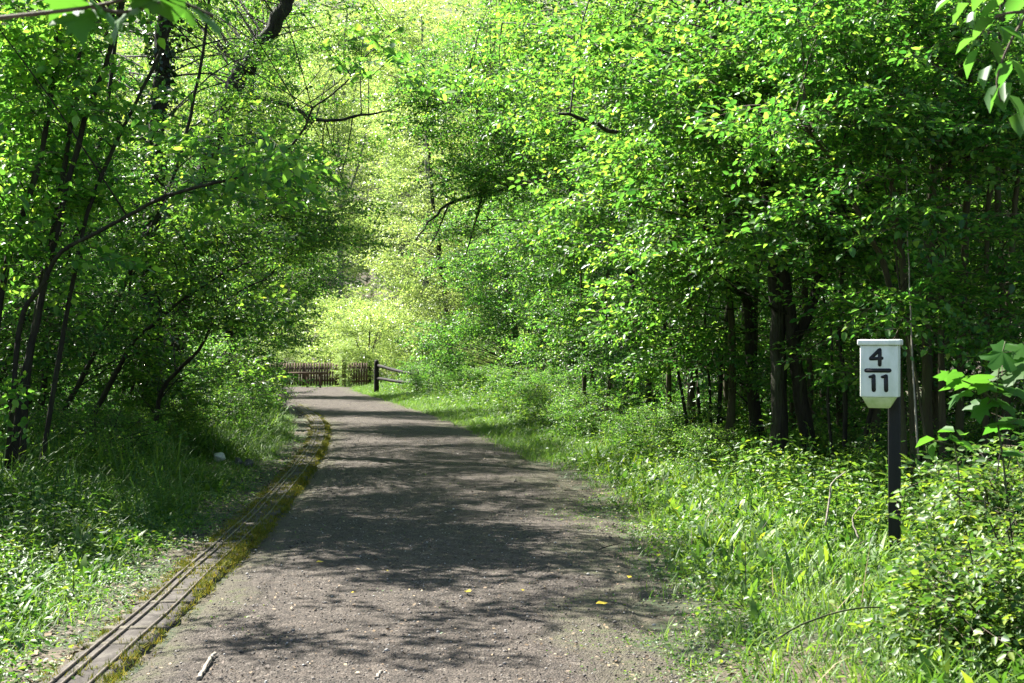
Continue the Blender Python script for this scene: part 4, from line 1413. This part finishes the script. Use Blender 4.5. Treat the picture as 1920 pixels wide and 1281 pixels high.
rock('stone', 411, 857, 19.5, (.085, .08, .065), 'rounded white stone in the grass left of the rails', 'rock', 1)
rock('stone', 447, 867, 19.3, (.06, .06, .06), 'small grey stone just right of the white stone', 'rock_dark', 2)
rock('stone', 466, 870, 19.2, (.075, .07, .055), 'dark white-topped stone nearest the rails', 'rock_dark', 5)


def twig(name, pts, r0, r1, label, mat_, cat):
    g = Geo()
    p = spline(pts, 16)
    g.tube(p + RNG.normal(0, r0 * .25, p.shape), np.linspace(r0, r1, 16), k=6, rough=.15)
    return tag(g.build(name, M[mat_], None, tuple(p[0]), smooth=True), label, cat)


M['dry'] = noisy_mat('dry_stick', [(.3, (.16, .13, .10)), (.7, (.36, .32, .26))], scale=14, bump=.4)
M['bramble'] = noisy_mat('bramble_stem', [(.3, (.03, .045, .015)), (.7, (.07, .08, .03))], scale=14, bump=.1)
yq = lambda py: CAM_Z * F / (py - HY)
def on_path(px, py, up=.02):
    y_ = yq(py)
    return np.array(((px - CX) * y_ / F, y_, up))
twig('stick', [on_path(372, 1281), on_path(392, 1250, .03), on_path(404, 1232, .025)], .012, .007, 'pale dry stick lying on the gravel near the rails', 'dry', 'stick')
twig('stick', [on_path(706, 1279), on_path(716, 1265, .02)], .009, .006, 'short pale stick lying in the middle of the path', 'dry', 'stick')
twig('bramble_shoot', [P(1430, 1215, 7.4), P(1500, 1172, 7.5), P(1580, 1145, 7.6), P(1650, 1138, 7.7), P(1700, 1140, 7.8), P(1740, 1175, 7.9)], .006, .004,
     'thin bramble stem arching low over the right verge plants', 'bramble', 'stem')
twig('dead_twig', [P(1548, 985, 9.9), P(1556, 930, 10), P(1560, 905, 10), P(1585, 885, 10.1)], .007, .004, 'pale dead twig standing in the verge left of the milepost', 'dry', 'twig')
twig('dead_twig', [P(1610, 1010, 9.4), P(1598, 975, 9.5), P(1612, 950, 9.5)], .006, .003, 'short crooked dead twig beside the foot of the milepost', 'dry', 'twig')
twig('dead_twig', [P(1700, 1045, 8.9), P(1735, 1008, 8.9), P(1760, 985, 8.9)], .006, .003, 'slanting bare twig right of the foot of the milepost', 'dry', 'twig')
twig('bare_pole', [P(1722, 860, 12.3), P(1712, 700, 12.3), P(1706, 560, 12.4), P(1702, 420, 12.5), P(1700, 330, 12.5)], .008, .004, 'thin pale dead stem rising right beside the white box', 'dry', 'stem')

g = Geo()
for _ in range(330):
    y = 6.2 * (24 / 6.2) ** rng.uniform()
    sd = rng.uniform() < .6
    x = float(xr(y) + rng.uniform(.5, 3.2)) if sd else float(xl(y) - rng.uniform(.7, 3))
    blade(g, (x, y, float(ground(x, y)) - .01), rng.uniform(-3, 3), rng.uniform(.15, .5), .005, rng.uniform(.1, .9), rng.uniform(.1, 1.2))
tag(g.build('dry_stalks', M['litter']), 'dead brown stalks among the plants of both verges', 'dry stalks', kind='stuff')

# fallen yellow leaves on the path
one = Geo()
leaf(one, (-.5, 0, 0), 0, .05, .1, 1, .62, True, 0, -.12, .15)
M['yellow'] = noisy_mat('yellow_leaf', [(.3, (.36, .27, .02)), (.7, (.62, .48, .04))], scale=40, bump=0, rough=.5)
lf = None
for i, (px, py, s, lab) in enumerate([
        (1128, 1143, .075, 'bright yellow fallen leaf on the path, closest to the right verge plants'),
        (1180, 1092, .065, 'yellow fallen leaf at the shaded right edge of the path'),
        (722, 1080, .060, 'yellow fallen leaf on the shaded left half of the path'),
        (662, 1122, .055, 'yellow green fallen leaf on the left half of the path, where the sunlit gravel begins'),
        (878, 1120, .070, 'yellow fallen leaf in the middle of the path, in shade'),
        (600, 1063, .055, 'yellow fallen leaf nearest to the mossy rails'),
        (980, 1117, .045, 'small dull yellow fallen leaf right of the middle of the path'),
        (112, 1251, .060, 'orange yellow fallen leaf left of the rails at the bottom of the view')]):
    p = on_path(px, py, .034)
    if px < 200:
        p[2] = float(ground(p[0], p[1])) + .05
    if lf is None:
        lf = o = one.build('fallen_leaf', M['yellow'])
    else:
        o = lf.copy()
        COL.objects.link(o)
    o.location, o.scale, o.rotation_euler = tuple(p), (s, s, s), (.1, .1, i * 1.3)
    tag(o, lab, 'leaf', 'yellow leaves fallen on the path')


# ------------------------------------------------------------------ leaves close to the camera
def maple_t(seed):
    """A five-lobed leaf about 1 across, its stalk at the origin, pointing along +x."""
    r = np.random.default_rng(seed)
    g = Geo()
    rim = [(-.02, -.06), (-.10, -.22), (.02, -.36), (.16, -.30), (.24, -.50), (.38, -.56), (.42, -.34), (.52, -.24), (.72, -.30), (.70, -.16), (1.0, 0)]
    rim = rim + [(x, -y) for x, y in rim[-2::-1]]
    V = [(.05, 0, .0), (.45, 0, .04)]
    for x, y in rim:
        d = math.hypot(x - .4, y)
        V.append((x * (1 + r.uniform(-.05, .05)), y * (1 + r.uniform(-.06, .06)), -.32 * d * d + .03 * math.sin(7 * y) + .10 * abs(y)))
    n = len(rim)
    T = [(1, 2 + i, 3 + i) for i in range(n - 1)] + [(1, 2 + n - 1, 0), (1, 0, 2)]
    g.add(V, None, T, 0)
    g.tube([(-.30, 0, .05), (-.1, 0, .02), (.05, 0, 0)], [.010, .009, .008], k=4, m=1, cap=False)
    return Tmpl(g)


MAPLE = [maple_t(s) for s in (1, 2, 3)]


def sprig(name, label, Y, stem_lines, leaves, tm, leafm, cat='branch', r0=.006, bark='twig', stem_name='twig', base=None):
    b = base if base is not None else P(*stem_lines[0][0], Y)
    root = empty(name, tuple(b), label, cat)
    for ln in stem_lines:
        g = Geo()
        p = spline([P(q[0], q[1], Y + (q[2] if len(q) > 2 else 0)) for q in ln], 14)
        g.tube(p, np.linspace(r0, r0 * .5, 14), k=6, rough=.06)
        g.build(stem_name, M[bark], root, tuple(b), smooth=True)
    for i, lv in enumerate(leaves):
        px, py, s, yaw, pitch, roll = lv[:6]
        dY = lv[6] if len(lv) > 6 else 0
        g = Geo()
        R = rot_xyz(np.array([yaw]), np.array([pitch]), np.array([roll]))
        c = P(px, py, Y + dY)
        ctr = (R[0] @ np.array((.45, 0, 0))) * s
        tm[i % len(tm)].put(g, R, np.array([c - ctr]), np.array([s]))
        g.build('leaf', [M[leafm], M['twig']], root, tuple(b))
    return root


sprig('maple_branch', 'dark twig with large soft green maple leaves hanging close overhead, top left', 3.3,
      [[(-60, 40), (60, 26), (170, 12), (260, -12), (330, -60)], [(170, 12), (230, 22), (300, 4)], [(260, -12), (330, 0), (400, 30)]],
      [(150, 40, .13, -1.2, -.9, .3), (190, 18, .12, -.5, -.7, -.3), (225, 42, .12, -2.2, -1.0, .2), (290, 6, .12, -.3, -.6, .5), (345, 22, .12, .2, -.7, -.3),
       (395, 42, .10, .3, -.8, .4), (120, 0, .12, 2.5, -.5, .4), (250, -20, .13, 1.0, -.6, 0)], MAPLE, 'leaf_big')
OV = []
for sd in range(3):
    gg = Geo()
    leaf(gg, (0, 0, 0), 0, 0, 0, 1, .68, True, 0, .18 + .05 * sd, .13)
    OV.append(Tmpl(gg))
sprig('overhanging_branch', 'thin branch with broad drooping leaves hanging in at the top right corner', 5.2,
      [[(1990, -60), (1930, 20), (1890, 90), (1870, 150), (1880, 200)], [(1930, 20), (1870, 30), (1835, 70)]],
      [(1845, 50, .11, 2.6, -.6, .4), (1822, 112, .12, 2.4, -.9, -.3), (1866, 92, .10, .4, -.7, .2), (1900, 60, .11, -.3, -.5, .3), (1880, 175, .13, -2.0, -.9, .3),
       (1862, 178, .11, 2.9, -1.0, -.4), (1905, 195, .11, -.6, -.9, .2), (1810, 80, .09, 2.9, -.5, 0), (1905, 10, .11, 1.8, -.4, .3), (1860, 15, .11, 2.8, -.5, .2), (1912, 130, .11, .2, -.8, .5), (1800, 20, .09, 2.7, -.7, .3), (1770, 5, .08, 2.9, -.5, -.3), (1840, -5, .10, 2.2, -.6, .2), (1885, 135, .10, 2.3, -.9, .4),
       (1850, 140, .10, -2.6, -1.0, .1), (1910, 230, .10, -1.6, -1.0, .2), (1825, 30, .09, -2.4, -.9, .5), (1880, 60, .10, -1.2, -.8, -.4)],
      OV, 'leaf_deep')
sprig('sycamore_sapling', 'young sycamore with large lobed leaves at the right edge, beside the milepost', 8.0,
      [[(1890, 960), (1880, 860), (1868, 770), (1872, 700), (1885, 640)], [(1870, 760), (1840, 730), (1800, 712)], [(1872, 700), (1905, 690), (1940, 700)], [(1872, 730), (1850, 760)]],
      [(1812, 716, 0.28, 2.9, -.15, .35), (1850, 722, 0.25, -2.2, -.2, -.3), (1776, 705, 0.16, 3.0, .1, .6), (1905, 690, 0.28, .3, .5, .2), (1880, 662, 0.22, 1.2, .9, .1), (1838, 768, 0.19, -2.0, -.8, .2),
       (1905, 735, 0.25, -.4, -.3, .2), (1885, 760, 0.20, -1.2, -.5, -.3), (1796, 745, 0.19, -2.8, -.6, .1), (1915, 655, 0.18, .4, .2, .5), (1870, 800, 0.20, 2.2, -.3, .2), (1910, 790, 0.21, -.6, -.2, .1), (1905, 850, 0.20, .2, -.1, .1)],
      MAPLE, 'leaf_big', 'sapling', .007, 'bramble', 'stem')
sprig('oval_leaved_sapling', 'small sapling with yellow green oval leaves right of the milepost', 8.3,
      [[(1800, 960), (1796, 880), (1788, 830), (1782, 812)], [(1788, 835), (1760, 828), (1738, 826)]],
      [(1735, 828, .12, 2.8, -.3, .5), (1750, 842, .11, -2.4, -1.0, .3), (1768, 822, .10, 1.6, .2, .2), (1792, 826, .13, .4, -.3, .4), (1805, 812, .11, .9, .2, .2), (1775, 806, .11, 2.4, .2, -.3), (1810, 835, .11, -.4, -.4, .2)],
      OV, 'leaf_big', 'sapling', .005, 'bramble', 'stem')

# leafy bramble mounds at the near right
for (px, py, Y, rad, nn, lab) in (
        (1925, 1000, 8.2, (.36, .45, .34), 420, 'dense bramble mound between the milepost and the right edge of the view'),
        (1900, 1140, 7.2, (.38, .45, .38), 420, 'shaded bramble mound in the bottom right corner'),
        (1930, 905, 8.8, (.33, .4, .26), 220, 'upper bramble growth under the sycamore sapling')):
    c = P(px, py, Y)
    b = np.array((c[0], c[1], float(ground(c[0], c[1]))))
    tree('bramble', lab, b, [st([b, (b + c) / 2 + np.array((.05, 0, 0)), c], .008, .004), st([b, (b + c) / 2 - np.array((.12, .1, 0)), c + np.array((-.2, 0, .1))], .007, .004)],
         [(c, rad, nn), ((b + c) / 2, (rad[0] * 1.1, rad[1] * 1.1, rad[2]), nn // 2)], size=.30, leafm='herb', seed=int(px), stem_name='stem', cat='shrub', group='bramble mounds at the near right', tmpl=SPRAY_BIG, branch_r=.006, dense=1.2)
